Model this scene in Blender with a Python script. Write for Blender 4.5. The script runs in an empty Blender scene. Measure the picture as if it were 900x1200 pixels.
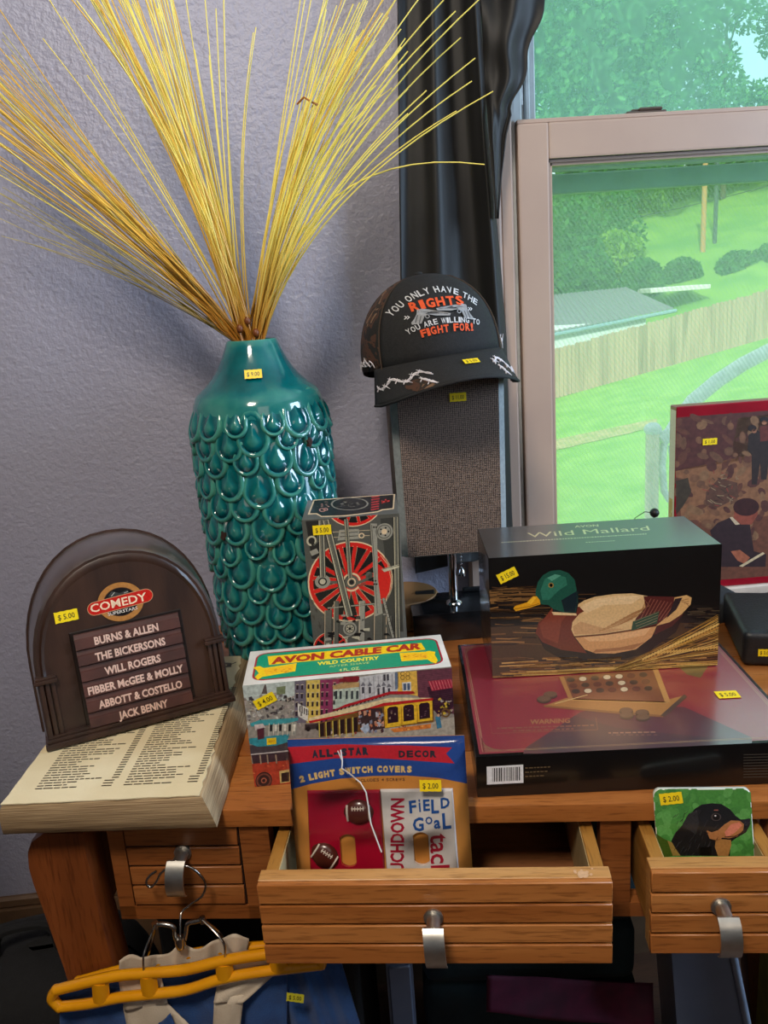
import bpy, bmesh, math, random
from mathutils import Vector, Matrix
import numpy as np
R_ = random.Random(7)
SC = bpy.context.scene
COL = SC.collection

# ------------------------------------------------------------------ camera
FPX, CH = 957.0, 1.23
_D = np.array([258., 3680., 957.]); _D /= np.linalg.norm(_D)
_X = np.array([13300., -684., 957.]); _X -= _X.dot(_D) * _D; _X /= np.linalg.norm(_X)
_Y = np.cross(_X, _D)
RC = np.array([_X, _Y, -_D])              # world = RC @ (right, down, forward)
cd = bpy.data.cameras.new('camera'); cam = bpy.data.objects.new('camera', cd); COL.objects.link(cam)
cd.sensor_fit = 'VERTICAL'; cd.sensor_height = 36; cd.sensor_width = 27; cd.lens = FPX / 1200 * 36
cd.clip_start = .02; cd.clip_end = 400
M = Matrix(((RC[0][0], -RC[0][1], -RC[0][2], 0), (RC[1][0], -RC[1][1], -RC[1][2], 0),
            (RC[2][0], -RC[2][1], -RC[2][2], CH), (0, 0, 0, 1)))
cam.matrix_world = M; SC.camera = cam

# ------------------------------------------------------------------ world, sun, assumed room lights, fill, exposure
vs = SC.view_settings; vs.view_transform = 'Standard'; vs.look = 'None'; vs.gamma = 1; vs.use_curve_mapping = False
vs.exposure = 0.28
SC.cycles.max_bounces = 8; SC.cycles.transparent_max_bounces = 24; SC.cycles.diffuse_bounces = 4
SC.cycles.sample_clamp_indirect = 4; SC.cycles.caustics_reflective = False; SC.cycles.caustics_refractive = False
wd = bpy.data.worlds.new('sky'); SC.world = wd; wd.use_nodes = True
wn = wd.node_tree.nodes; wl = wd.node_tree.links; wn.clear()
sky = wn.new('ShaderNodeTexSky'); sky.sky_type = 'NISHITA'; sky.sun_disc = False
sky.sun_elevation = math.radians(48); sky.sun_rotation = math.radians(200); sky.air_density = 1.2; sky.dust_density = 2.5
wm = wn.new('ShaderNodeMix'); wm.data_type = 'RGBA'; wm.inputs[0].default_value = .55
wv = wn.new('ShaderNodeVectorMath'); wv.operation = 'SCALE'; wv.inputs['Scale'].default_value = .17
wb = wn.new('ShaderNodeBackground'); wo = wn.new('ShaderNodeOutputWorld')
wl.new(sky.outputs[0], wv.inputs[0]); wl.new(wv.outputs[0], wm.inputs[6]); wm.inputs[7].default_value = (1.0, 1.08, 1.15, 1)
wl.new(wm.outputs[2], wb.inputs[0]); wb.inputs[1].default_value = 1.3; wl.new(wb.outputs[0], wo.inputs[0])

def lamp(name, kind, loc, target, energy, color, size=1, size_y=None):
    d = bpy.data.lights.new(name, kind); d.energy = energy; d.color = color
    if kind == 'AREA':
        d.size = size
        if size_y: d.shape = 'RECTANGLE'; d.size_y = size_y
    elif kind == 'SUN': d.angle = math.radians(1.5)
    o = bpy.data.objects.new(name, d); COL.objects.link(o); o.location = loc
    o.rotation_euler = (Vector(target) - Vector(loc)).to_track_quat('-Z', 'Y').to_euler()
    return o
lamp('sun', 'SUN', (-6, -14, 16), (4, 10, 0), 3.9, (1, .95, .86))
lamp('assumed_side_light', 'AREA', (1.95, .38, 1.55), (-.6, 1.15, 1.2), 34, (.56, .76, 1.0), .7, .9)  # assumed bluish area light from the right, where no window is built
lamp('assumed_overhead_light', 'AREA', (-.3, -.30, 2.3), (.15, 1.0, .75), 19, (1, .88, .74), .32, .32)  # assumed warm area light from above; no ceiling lamp is built
lamp('rear_fill_light', 'AREA', (.5, -1.6, 2.1), (.1, 1.0, .8), 3.5, (1, .86, .74), .9, .9)  # soft warm fill added behind the camera, without a fixture

# ------------------------------------------------------------------ picture point -> place in the room
def _ray(x, y): return RC @ np.array([x - 450., y - 600., FPX])
def at(x, y, Y):
    d = _ray(x, y); t = Y / d[1]; return Vector((d[0] * t, Y, CH + d[2] * t))
def atz(x, y, Z):
    d = _ray(x, y); t = (Z - CH) / d[2]; return Vector((d[0] * t, d[1] * t, Z))
A0 = math.radians(-8.75); DK = Matrix.Translation((0, .7045, 0)) @ Matrix.Rotation(A0, 4, 'Z')
def onplane(x, y, p, n):
    d = Vector(_ray(x, y)); c = Vector((0, 0, CH)); p = Vector(p); n = Vector(n)
    return c + d * ((p - c).dot(n) / d.dot(n))
def dk(x, y, v):                      # point of the desk's own frame, on its vertical plane v
    p = onplane(x, y, DK @ Vector((0, v, 0)), DK.to_3x3() @ Vector((0, 1, 0)))
    return DK.inverted() @ p

# ------------------------------------------------------------------ colours and materials
def lin(c):
    if isinstance(c, str): c = tuple(int(c[i:i + 2], 16) for i in (1, 3, 5))
    return tuple((v / 255 / 12.92 if v / 255 <= .04045 else ((v / 255 + .055) / 1.055) ** 2.4) for v in c) + (1,)
def new_mat(name):
    m = bpy.data.materials.new(name); m.use_nodes = True; nt = m.node_tree
    return m, nt.nodes, nt.links, nt.nodes['Principled BSDF']
def pbr(name, col, rough=.5, metal=0, col2=None, ns=30, bump=0, bs=200, coat=0, spec=.5, sheen=0, stretch=None, ior=None, detail=4):
    m, N, Lk, b = new_mat(name)
    b.inputs['Base Color'].default_value = lin(col); b.inputs['Roughness'].default_value = rough; b.inputs['Metallic'].default_value = metal
    b.inputs['Coat Weight'].default_value = coat; b.inputs['Coat Roughness'].default_value = .08
    b.inputs['Specular IOR Level'].default_value = spec; b.inputs['Sheen Weight'].default_value = sheen
    tc = N.new('ShaderNodeTexCoord'); mp = N.new('ShaderNodeMapping'); Lk.new(tc.outputs['Object'], mp.inputs[0])
    if stretch: mp.inputs['Scale'].default_value = stretch
    if col2 is None:
        l = tuple(max(0, min(255, v * .9)) for v in ([int(col[i:i + 2], 16) for i in (1, 3, 5)] if isinstance(col, str) else col)); col2 = l
    nz = N.new('ShaderNodeTexNoise'); nz.inputs['Scale'].default_value = ns; nz.inputs['Detail'].default_value = detail
    Lk.new(mp.outputs[0], nz.inputs['Vector'])
    rp = N.new('ShaderNodeValToRGB'); rp.color_ramp.elements[0].position = .35; rp.color_ramp.elements[1].position = .65
    rp.color_ramp.elements[0].color = lin(col); rp.color_ramp.elements[1].color = lin(col2)
    Lk.new(nz.outputs[0], rp.inputs[0]); Lk.new(rp.outputs[0], b.inputs['Base Color'])
    if bump:
        n2 = N.new('ShaderNodeTexNoise'); n2.inputs['Scale'].default_value = bs; n2.inputs['Detail'].default_value = 3
        Lk.new(mp.outputs[0], n2.inputs['Vector'])
        bp = N.new('ShaderNodeBump'); bp.inputs['Strength'].default_value = bump; bp.inputs['Distance'].default_value = .002
        Lk.new(n2.outputs[0], bp.inputs['Height']); Lk.new(bp.outputs[0], b.inputs['Normal'])
    return m
def wood(name, c1, c2, c3, rough=.38, axis=0, sc=1.0):
    m, N, Lk, b = new_mat(name)
    tc = N.new('ShaderNodeTexCoord'); mp = N.new('ShaderNodeMapping'); Lk.new(tc.outputs['Object'], mp.inputs[0])
    s = [26, 26, 26]; s[axis] = 1.6; mp.inputs['Scale'].default_value = [v * sc for v in s]
    oi = N.new('ShaderNodeObjectInfo'); ad = N.new('ShaderNodeVectorMath'); ad.operation = 'ADD'
    ml = N.new('ShaderNodeMath'); ml.operation = 'MULTIPLY'; ml.inputs[1].default_value = 37
    Lk.new(oi.outputs['Random'], ml.inputs[0]); Lk.new(mp.outputs[0], ad.inputs[0]); Lk.new(ml.outputs[0], ad.inputs[1])
    nz = N.new('ShaderNodeTexNoise'); nz.inputs['Scale'].default_value = 1; nz.inputs['Detail'].default_value = 6; nz.inputs['Distortion'].default_value = .6
    Lk.new(ad.outputs[0], nz.inputs['Vector'])
    rp = N.new('ShaderNodeValToRGB'); e = rp.color_ramp.elements
    e[0].position = .3; e[0].color = lin(c1); e[1].position = .72; e[1].color = lin(c3)
    k = e.new(.5); k.color = lin(c2)
    Lk.new(nz.outputs[0], rp.inputs[0])
    n2 = N.new('ShaderNodeTexNoise'); n2.inputs['Scale'].default_value = 7; n2.inputs['Detail'].default_value = 3
    m2 = N.new('ShaderNodeMapping'); s2 = [60, 60, 60]; s2[axis] = 5; m2.inputs['Scale'].default_value = s2
    Lk.new(tc.outputs['Object'], m2.inputs[0]); Lk.new(m2.outputs[0], n2.inputs['Vector'])
    r2 = N.new('ShaderNodeValToRGB'); r2.color_ramp.elements[0].position = .33; r2.color_ramp.elements[0].color = (.55, .5, .45, 1)
    r2.color_ramp.elements[1].position = .48; r2.color_ramp.elements[1].color = (1, 1, 1, 1)
    Lk.new(n2.outputs[0], r2.inputs[0])
    mx = N.new('ShaderNodeMix'); mx.data_type = 'RGBA'; mx.blend_type = 'MULTIPLY'; mx.inputs[0].default_value = .8
    Lk.new(rp.outputs[0], mx.inputs[6]); Lk.new(r2.outputs[0], mx.inputs[7]); Lk.new(mx.outputs[2], b.inputs['Base Color'])
    b.inputs['Roughness'].default_value = rough
    bp = N.new('ShaderNodeBump'); bp.inputs['Strength'].default_value = .15; bp.inputs['Distance'].default_value = .0006
    Lk.new(r2.outputs[0], bp.inputs['Height']); Lk.new(bp.outputs[0], b.inputs['Normal'])
    return m
def ink(name, rough=.35, vary=.25, ns=400, spec=.5, coat=0, lac=0):
    m, N, Lk, b = new_mat(name)
    a = N.new('ShaderNodeAttribute'); a.attribute_name = 'Col'
    tc = N.new('ShaderNodeTexCoord'); nz = N.new('ShaderNodeTexNoise'); nz.inputs['Scale'].default_value = ns; nz.inputs['Detail'].default_value = 4
    Lk.new(tc.outputs['Object'], nz.inputs['Vector'])
    mr = N.new('ShaderNodeMapRange'); mr.inputs[1].default_value = .3; mr.inputs[2].default_value = .7
    mr.inputs[3].default_value = 1 - vary; mr.inputs[4].default_value = 1 + vary * .6
    Lk.new(nz.outputs[0], mr.inputs[0])
    vm = N.new('ShaderNodeVectorMath'); vm.operation = 'SCALE'; Lk.new(a.outputs['Color'], vm.inputs[0]); Lk.new(mr.outputs[0], vm.inputs['Scale'])
    Lk.new(vm.outputs[0], b.inputs['Base Color']); b.inputs['Roughness'].default_value = rough; b.inputs['Specular IOR Level'].default_value = spec
    b.inputs['Coat Weight'].default_value = coat; b.inputs['Coat Roughness'].default_value = .12
    if lac: b.inputs['Coat IOR'].default_value = lac; b.inputs['Coat Roughness'].default_value = .2; b.inputs['IOR'].default_value = lac
    return m

# ------------------------------------------------------------------ objects
def uname(o): return o
def thing(name, label, cat, loc=(0, 0, 0), rotz=0, group=None, mat=None):
    o = bpy.data.objects.new(name, None); COL.objects.link(o); o.empty_display_size = .05
    if mat is not None: o.matrix_world = mat
    else: o.location = loc; o.rotation_euler = (0, 0, rotz)
    return tag(o, label, cat, group)
def tag(o, label, cat, group=None, kind=None):
    o['label'] = label; o['category'] = cat
    if group: o['group'] = group
    if kind: o['kind'] = kind
    return o
def mesh_ob(name, me, mat, parent=None):
    o = bpy.data.objects.new(name, me); COL.objects.link(o)
    if mat: me.materials.clear(); me.materials.append(mat)
    if parent: o.parent = parent
    return o
class MB:
    def __init__(s): s.v = []; s.f = []; s.c = None
    def add(s, vs, fs):
        n = len(s.v); s.v += [tuple(p) for p in vs]; s.f += [tuple(i + n for i in f) for f in fs]; return s
    def box(s, x0, y0, z0, x1, y1, z1, bev=0, seg=1):
        if bev:
            bm = bmesh.new(); bmesh.ops.create_cube(bm, size=1)
            for v in bm.verts: v.co = Vector(((x0 + x1) / 2 + v.co.x * (x1 - x0), (y0 + y1) / 2 + v.co.y * (y1 - y0), (z0 + z1) / 2 + v.co.z * (z1 - z0)))
            bmesh.ops.bevel(bm, geom=bm.edges[:], offset=bev, segments=seg, profile=.7, affect='EDGES')
            bm.verts.index_update(); s.add([v.co.copy() for v in bm.verts], [[v.index for v in f.verts] for f in bm.faces]); bm.free(); return s
        return s.add([(x0, y0, z0), (x1, y0, z0), (x1, y1, z0), (x0, y1, z0), (x0, y0, z1), (x1, y0, z1), (x1, y1, z1), (x0, y1, z1)],
              [(0, 3, 2, 1), (4, 5, 6, 7), (0, 1, 5, 4), (1, 2, 6, 5), (2, 3, 7, 6), (3, 0, 4, 7)])
    def hexa(s, p): return s.add(p, [(0, 3, 2, 1), (4, 5, 6, 7), (0, 1, 5, 4), (1, 2, 6, 5), (2, 3, 7, 6), (3, 0, 4, 7)])
    def tube(s, pts, r, n=8, cap=True, flat=1.0, up=None):
        pts = [Vector(p) for p in pts]; rs = r if isinstance(r, (list, tuple)) else [r] * len(pts)
        prev = None; base = len(s.v); V = []; 
        for i, p in enumerate(pts):
            t = (pts[min(i + 1, len(pts) - 1)] - pts[max(i - 1, 0)]).normalized()
            if prev is None:
                a = Vector(up) if up else (Vector((0, 0, 1)) if abs(t.z) < .9 else Vector((1, 0, 0)))
                prev = (a - t * a.dot(t)).normalized()
            else: prev = (prev - t * prev.dot(t)).normalized()
            b = t.cross(prev)
            for k in range(n):
                a = 2 * math.pi * k / n; V.append(p + (prev * math.cos(a) + b * math.sin(a) * flat) * rs[i])
        F = [(i * n + k, i * n + (k + 1) % n, (i + 1) * n + (k + 1) % n, (i + 1) * n + k) for i in range(len(pts) - 1) for k in range(n)]
        if cap: F += [tuple(range(n))[::-1], tuple(range((len(pts) - 1) * n, len(pts) * n))]
        return s.add(V, F)
    def lathe(s, prof, n=32, c=(0, 0, 0), cap=True):
        V = [(c[0] + r * math.cos(2 * math.pi * k / n), c[1] + r * math.sin(2 * math.pi * k / n), c[2] + z) for r, z in prof for k in range(n)]
        F = [(i * n + k, i * n + (k + 1) % n, (i + 1) * n + (k + 1) % n, (i + 1) * n + k) for i in range(len(prof) - 1) for k in range(n)]
        if cap: F += [tuple(range(n))[::-1], tuple(range((len(prof) - 1) * n, len(prof) * n))]
        return s.add(V, F)
    def loft(s, rings, cap=True):
        n = len(rings[0]); V = [p for r in rings for p in r]
        F = [(i * n + k, i * n + (k + 1) % n, (i + 1) * n + (k + 1) % n, (i + 1) * n + k) for i in range(len(rings) - 1) for k in range(n)]
        if cap: F += [tuple(range(n))[::-1], tuple(range((len(rings) - 1) * n, len(rings) * n))]
        return s.add(V, F)
    def prism(s, poly, d0, d1, ax='y'):       # poly in the two other axes
        g = {'y': lambda a, b, d: (a, d, b), 'z': lambda a, b, d: (a, b, d), 'x': lambda a, b, d: (d, a, b)}[ax]
        return s.loft([[g(a, b, d0) for a, b in poly], [g(a, b, d1) for a, b in poly]])
    def grid(s, fn, nu, nv, closed=False):
        V = [fn(i / nu, j / nv) for j in range(nv + 1) for i in range(nu + 1)]
        return s.add(V, [(j * (nu + 1) + i, j * (nu + 1) + i + 1, (j + 1) * (nu + 1) + i + 1, (j + 1) * (nu + 1) + i) for j in range(nv) for i in range(nu)])
    def sphere(s, c, r, n=12, m=8, sc=(1, 1, 1)):
        return s.add([(c[0] + r * sc[0] * math.sin(math.pi * j / m) * math.cos(2 * math.pi * i / n), c[1] + r * sc[1] * math.sin(math.pi * j / m) * math.sin(2 * math.pi * i / n),
                       c[2] + r * sc[2] * math.cos(math.pi * j / m)) for j in range(m + 1) for i in range(n)],
                     [(j * n + i, (j + 1) * n + i, (j + 1) * n + (i + 1) % n, j * n + (i + 1) % n) for j in range(m) for i in range(n)])
    def mesh(s, name, smooth=None, weld=True):
        me = bpy.data.meshes.new(name); me.from_pydata(s.v, [], s.f)
        bm = bmesh.new(); bm.from_mesh(me)
        if weld: bmesh.ops.remove_doubles(bm, verts=bm.verts[:], dist=1e-6)
        bmesh.ops.recalc_face_normals(bm, faces=bm.faces[:]); bm.to_mesh(me); bm.free()
        if smooth:
            me.polygons.foreach_set('use_smooth', [True] * len(me.polygons)); me.set_sharp_from_angle(angle=math.radians(smooth))
        me.update(); return me
    def ob(s, name, mat, parent=None, smooth=None, weld=True): return mesh_ob(name, s.mesh(name, smooth, weld), mat, parent)
def struct(o, kind='structure'): o['kind'] = kind; return o

# ------------------------------------------------------------------ flat print: coloured shapes lying on a face
_tc = {}
def text_mesh(s, bold=0.0, shear=0.0):
    k = (s, bold, shear)
    if k not in _tc:
        c = bpy.data.curves.new('t', 'FONT'); c.body = s; c.offset = bold; c.shear = shear; c.resolution_u = 2; c.fill_mode = 'FRONT'
        o = bpy.data.objects.new('t', c); COL.objects.link(o); bpy.context.view_layer.update()
        me = bpy.data.meshes.new_from_object(o)
        V = [(v.co.x, v.co.y) for v in me.vertices]; F = [tuple(p.vertices) for p in me.polygons]
        bpy.data.objects.remove(o); bpy.data.curves.remove(c); bpy.data.meshes.remove(me)
        if V:
            x0 = min(v[0] for v in V); x1 = max(v[0] for v in V)
            V = [((v[0] - x0) / (x1 - x0 + 1e-9), v[1] / .7) for v in V]
        _tc[k] = (V, F)
    return _tc[k]
def homog(src, dst):
    A = []; B = []
    for (x, y), (u, v) in zip(src, dst):
        A.append([x, y, 1, 0, 0, 0, -u * x, -u * y]); B.append(u); A.append([0, 0, 0, x, y, 1, -v * x, -v * y]); B.append(v)
    h = np.linalg.solve(np.array(A, float), np.array(B, float))
    return lambda x, y: ((h[0] * x + h[1] * y + h[2]) / (h[6] * x + h[7] * y + 1), (h[3] * x + h[4] * y + h[5]) / (h[6] * x + h[7] * y + 1))
def clip(poly, x0, y0, x1, y1):
    for ax, val, sg in ((0, x0, 1), (0, x1, -1), (1, y0, 1), (1, y1, -1)):
        out = []; n = len(poly)
        for i in range(n):
            a, b = poly[i], poly[(i + 1) % n]; da = (a[ax] - val) * sg; db = (b[ax] - val) * sg
            if da >= 0: out.append(a)
            if (da >= 0) != (db >= 0): t = da / (da - db); out.append((a[0] + (b[0] - a[0]) * t, a[1] + (b[1] - a[1]) * t))
        poly = out
        if not poly: break
    return poly
class Print:
    STEP = 3e-5
    def __init__(s, w, h, mp=None, fr=(1, 0, 0), bounds=True):
        s.w, s.h, s.mp, s.fr = w, h, mp, fr; s.V = []; s.F = []; s.C = []; s.bounds = bounds
    def m(s, p):
        if s.mp is None: return p
        k, ox, oy = s.fr; return s.mp(ox + p[0] / k, oy + p[1] / k)
    def raw(s, uv, faces, col, lay):
        n = len(s.V); s.V += [(u, v, lay) for u, v in uv]
        for f in faces: s.F.append(tuple(i + n for i in f)); s.C.append(lin(col))
    def poly(s, pts, col, lay=1):
        q = [s.m(p) for p in pts]
        if s.bounds: q = clip(q, 0, 0, s.w, s.h)
        if len(q) > 2: s.raw(q, [tuple(range(len(q)))], col, lay)
    def line(s, pts, w, col, lay=1):
        for a, b in zip(pts[:-1], pts[1:]):
            dx, dy = b[0] - a[0], b[1] - a[1]; L = math.hypot(dx, dy) or 1; nx, ny = -dy / L * w / 2, dx / L * w / 2
            s.poly([(a[0] + nx, a[1] + ny), (b[0] + nx, b[1] + ny), (b[0] - nx, b[1] - ny), (a[0] - nx, a[1] - ny)], col, lay)
    def ell(s, c, rx, ry, col, lay=1, rot=0, n=24):
        cr, sr = math.cos(rot), math.sin(rot)
        s.poly([(c[0] + rx * math.cos(t) * cr - ry * math.sin(t) * sr, c[1] + rx * math.cos(t) * sr + ry * math.sin(t) * cr) for t in [2 * math.pi * k / n for k in range(n)]], col, lay)
    def ring(s, c, r0, r1, col, lay=1, a0=0, a1=360, n=36, ry=1.0):
        for k in range(n):
            t0 = math.radians(a0 + (a1 - a0) * k / n); t1 = math.radians(a0 + (a1 - a0) * (k + 1) / n)
            s.poly([(c[0] + r * math.cos(t), c[1] + r * ry * math.sin(t)) for r, t in ((r0, t0), (r1, t0), (r1, t1), (r0, t1))], col, lay)
    def text(s, t, bl, br, tl, col, lay=3, bold=0.0, shear=0.0):
        V, F = text_mesh(t, bold, shear)
        q = [s.m((bl[0] + (br[0] - bl[0]) * x + (tl[0] - bl[0]) * y, bl[1] + (br[1] - bl[1]) * x + (tl[1] - bl[1]) * y)) for x, y in V]
        s.raw(q, F, col, lay)
    def scatter(s, rnd, n, box, size, cols, lay=2, asp=1.0):
        for _ in range(n):
            x = rnd.uniform(box[0], box[2]); y = rnd.uniform(box[1], box[3]); a = rnd.uniform(.4, 1) * size; b = a * asp * rnd.uniform(.5, 1.2)
            s.poly([(x - a, y - b * rnd.random()), (x + a * rnd.random(), y - b), (x + a, y + b * rnd.random()), (x - a * rnd.random(), y + b)], rnd.choice(cols), lay)
    def build(s, name, mat, parent, o=(0, 0, 0), eu=(1, 0, 0), ev=(0, 0, 1), surf=None):
        o = Vector(o); eu = Vector(eu); ev = Vector(ev); n = eu.cross(ev)
        if surf: V = [surf(u, v, (l + 1) * s.STEP) for u, v, l in s.V]
        else: V = [tuple(o + eu * u + ev * v + n * ((l + 1) * s.STEP)) for u, v, l in s.V]
        me = bpy.data.meshes.new(name); me.from_pydata(V, [], s.F)
        ca = me.color_attributes.new('Col', 'FLOAT_COLOR', 'CORNER'); buf = []
        for p, c in zip(me.polygons, s.C): buf += list(c) * p.loop_total
        ca.data.foreach_set('color', buf); me.update()
        return mesh_ob(name, me, mat, parent)

INK = ink('printed_card', .4, .12); INK_GLOSS = ink('printed_gloss_card', .22, .16, coat=.5); INK_TOP = ink('printed_lacquered_card', .35, .10, coat=1.0, lac=2.4); INK_ART = ink('painted_print', .4, .3, 260)
INK_TAG = ink('price_label_paper', .5, .05); INK_CLOTH = ink('embroidery_thread', .75, .25, 900); INK_FADE = ink('faded_print', .55, .3, 120)
def price_tag(parent, c, eu, ev, text, w=.017, h=.0095, rot=0, col=(246, 214, 20)):
    c = Vector(c); eu = Vector(eu).normalized(); ev = Vector(ev).normalized(); n = eu.cross(ev)
    r = math.radians(rot); a = eu * math.cos(r) + ev * math.sin(r); b = ev * math.cos(r) - eu * math.sin(r)
    p = Print(w, h); z = [(0, 0)]; k = 7
    top = []; bot = []
    for i in range(k + 1):
        x = w * i / k; j = .0004 if i % 2 else 0; top.append((x, h - j)); bot.append((x, j))
    p.bounds = False
    p.poly(bot + top[::-1], col, 2); p.text(text, (w * .14, h * .26), (w * .86, h * .26), (w * .14, h * .72), (35, 30, 20), 4, .01)
    return p.build('price_tag', INK_TAG, parent, c - a * w / 2 - b * h / 2 + n * .00025, a, b)
# ------------------------------------------------------------------ the room
WY = 1.27
m_wall = pbr('lavender_wall', (160, 160, 178), .42, col2=(154, 153, 172), ns=3, bump=1.0, bs=150)
m_white = pbr('room_paint', (196, 190, 186), .8)
m_ceil = pbr('ceiling_paint', (225, 222, 216), .9)
m_floor = wood('floor_boards', '#3a2416', '#4a2e1c', '#2e1c12', .5, 0, .4)
m_trim = pbr('painted_trim', (184, 160, 144), .42, col2=(176, 152, 138), ns=6, bump=.08, bs=60)
m_trimw = pbr('pale_vinyl', (190, 196, 198), .4)
m_base = pbr('brown_baseboard', (104, 78, 56), .5)
XL, XR, YB, ZC = -1.9, 2.2, -2.2, 2.45
WX0, WX1, WZ0, WZ1 = .235, 1.30, .745, 2.12           # opening in the wall
b = MB()
for x0, x1, z0, z1 in ((XL, WX0, 0, ZC), (WX1, XR, 0, ZC), (WX0, WX1, 0, WZ0), (WX0, WX1, WZ1, ZC)): b.box(x0, WY, z0, x1, WY + .14, z1)
struct(b.ob('wall_back', m_wall))
struct(MB().box(XL - .1, YB, 0, XL, WY + .14, ZC).ob('wall_left', m_white))
struct(MB().box(XR, YB, 0, XR + .1, WY + .14, ZC).ob('wall_right', m_white))
struct(MB().box(XL - .1, YB - .1, 0, XR + .1, YB, ZC).ob('wall_front', m_white))
struct(MB().box(XL - .1, YB - .1, ZC, XR + .1, WY + .14, ZC + .1).ob('ceiling', m_ceil))
struct(MB().box(XL - .1, YB - .1, -.1, XR + .1, WY + .14, 0).ob('floor', m_floor))
b = MB(); b.box(XL, WY - .018, 0, XR, WY, .25); b.box(XL, WY - .013, .25, XR, WY, .27, .004)
struct(b.ob('baseboard_back', m_base))

# window: casing, jamb, upper and lower sash, glass, insect screen
win = bpy.data.objects.new('window_1', None); COL.objects.link(win); win['kind'] = 'structure'
def glassmat(name, tint, haze, hazecol, gloss=.07):
    m, N, Lk, p = new_mat(name); out = N['Material Output']; N.remove(p)
    t = N.new('ShaderNodeBsdfTransparent'); t.inputs[0].default_value = tint + (1,)
    g = N.new('ShaderNodeBsdfGlossy'); g.inputs['Roughness'].default_value = .03
    d = N.new('ShaderNodeBsdfTranslucent'); d.inputs[0].default_value = hazecol + (1,)
    tc = N.new('ShaderNodeTexCoord'); nz = N.new('ShaderNodeTexNoise'); nz.inputs['Scale'].default_value = 5; nz.inputs['Detail'].default_value = 5
    Lk.new(tc.outputs['Object'], nz.inputs['Vector'])
    mr = N.new('ShaderNodeMapRange'); mr.inputs[1].default_value = .3; mr.inputs[2].default_value = .7; mr.inputs[3].default_value = haze * .75; mr.inputs[4].default_value = haze * 1.2
    Lk.new(nz.outputs[0], mr.inputs[0])
    m1 = N.new('ShaderNodeMixShader'); m2 = N.new('ShaderNodeMixShader'); m2.inputs[0].default_value = gloss
    Lk.new(mr.outputs[0], m1.inputs[0]); Lk.new(t.outputs[0], m1.inputs[1]); Lk.new(d.outputs[0], m1.inputs[2])
    Lk.new(m1.outputs[0], m2.inputs[1]); Lk.new(g.outputs[0], m2.inputs[2]); Lk.new(m2.outputs[0], out.inputs[0]); return m
m_glU = glassmat('upper_glass', (.80, .98, .98), .27, (.68, .95, 1.0), .04)
m_glL = glassmat('lower_glass', (.90, 1.0, .96), .17, (.78, .95, 1.0), .04)
def screenmat():
    m, N, Lk, p = new_mat('insect_screen_moire'); out = N['Material Output']; N.remove(p)
    t = N.new('ShaderNodeBsdfTransparent'); d = N.new('ShaderNodeBsdfTranslucent'); d.inputs[0].default_value = (.62, .75, .7, 1)
    tc = N.new('ShaderNodeTexCoord'); mp = N.new('ShaderNodeMapping'); Lk.new(tc.outputs['Object'], mp.inputs[0]); mp.inputs['Rotation'].default_value = (0, .6, 0)
    w = N.new('ShaderNodeTexWave'); w.inputs['Scale'].default_value = 48; w.bands_direction = 'X'; w.inputs['Distortion'].default_value = .8; Lk.new(mp.outputs[0], w.inputs[0])  # diagonal moire sheen put into the screen as broad bands
    mr = N.new('ShaderNodeMapRange'); mr.inputs[3].default_value = .10; mr.inputs[4].default_value = .30; Lk.new(w.outputs[1], mr.inputs[0])
    x = N.new('ShaderNodeMixShader'); Lk.new(mr.outputs[0], x.inputs[0]); Lk.new(t.outputs[0], x.inputs[1]); Lk.new(d.outputs[0], x.inputs[2]); Lk.new(x.outputs[0], out.inputs[0]); return m
b = MB(); b.box(.215, WY - .018, .745, .285, WY + .001, 2.2, .004); b.box(.285, WY - .010, .745, .305, WY + .03, 2.2, .003)
b.box(1.28, WY - .018, .745, 1.36, WY + .001, 2.2, .004); b.box(.215, WY - .018, 2.12, 1.36, WY + .001, 2.22, .004)
struct(b.ob('trim_1', m_trim, None))
b = MB()                                               # jamb with its tracks
b.box(.3055, WY - .004, .745, .3105, WY + .13, 2.12); b.box(.3105, WY + .028, .745, .330, WY + .05, 2.12, .002); b.box(.330, WY + .040, .745, .3365, WY + .08, 2.12, .001)
b.box(.3365, WY + .034, .745, .3445, WY + .05, 2.12, .002); b.box(1.262, WY, .745, 1.28, WY + .13, 2.12); b.box(.29, WY + .03, 2.09, 1.28, WY + .13, 2.12)
b.ob('jamb', m_trimw, win)
b = MB(); g = [.3127, .3587, 1.20, 1.2470]; z = [.762, .812, 1.4123, 1.4615]; y0, y1 = WY - .012, WY + .022
b.box(g[0], y0, z[0], g[1], y1, z[3], .003, 2); b.box(g[2], y0, z[0], g[3], y1, z[3], .003, 2)
b.box(g[1], y0, z[0], g[2], y1, z[1], .003, 2); b.box(g[1], y0, z[2], g[2], y1, z[3], .003, 2)
b.box(g[0], y0 + .002, z[3], g[3], y1 + .01, z[3] + .006, .001)
lower = b.ob('lower_sash', m_trim, win)
b = MB()                                               # stepped glazing bead round the lower pane
for k, (i, dp) in enumerate(((0, .003), (.004, .009), (.008, .014))):
    x0, x1, a0, a1 = g[1] - .004 + i, g[2] + .004 - i, z[1] - .004 + i, z[2] + .004 - i
    for q in ((x0, a0, x0 + .004, a1), (x1 - .004, a0, x1, a1), (x0, a0, x1, a0 + .004), (x0, a1 - .004, x1, a1)): b.box(q[0], y0 + dp, q[1], q[2], y1, q[3])
b.ob('glazing_bead', m_trim, lower)
MB().box(g[1], WY + .006, z[1], g[2], WY + .009, z[2]).ob('pane', m_glL, lower)
b = MB(); y2, y3 = WY + .052, WY + .082
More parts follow.
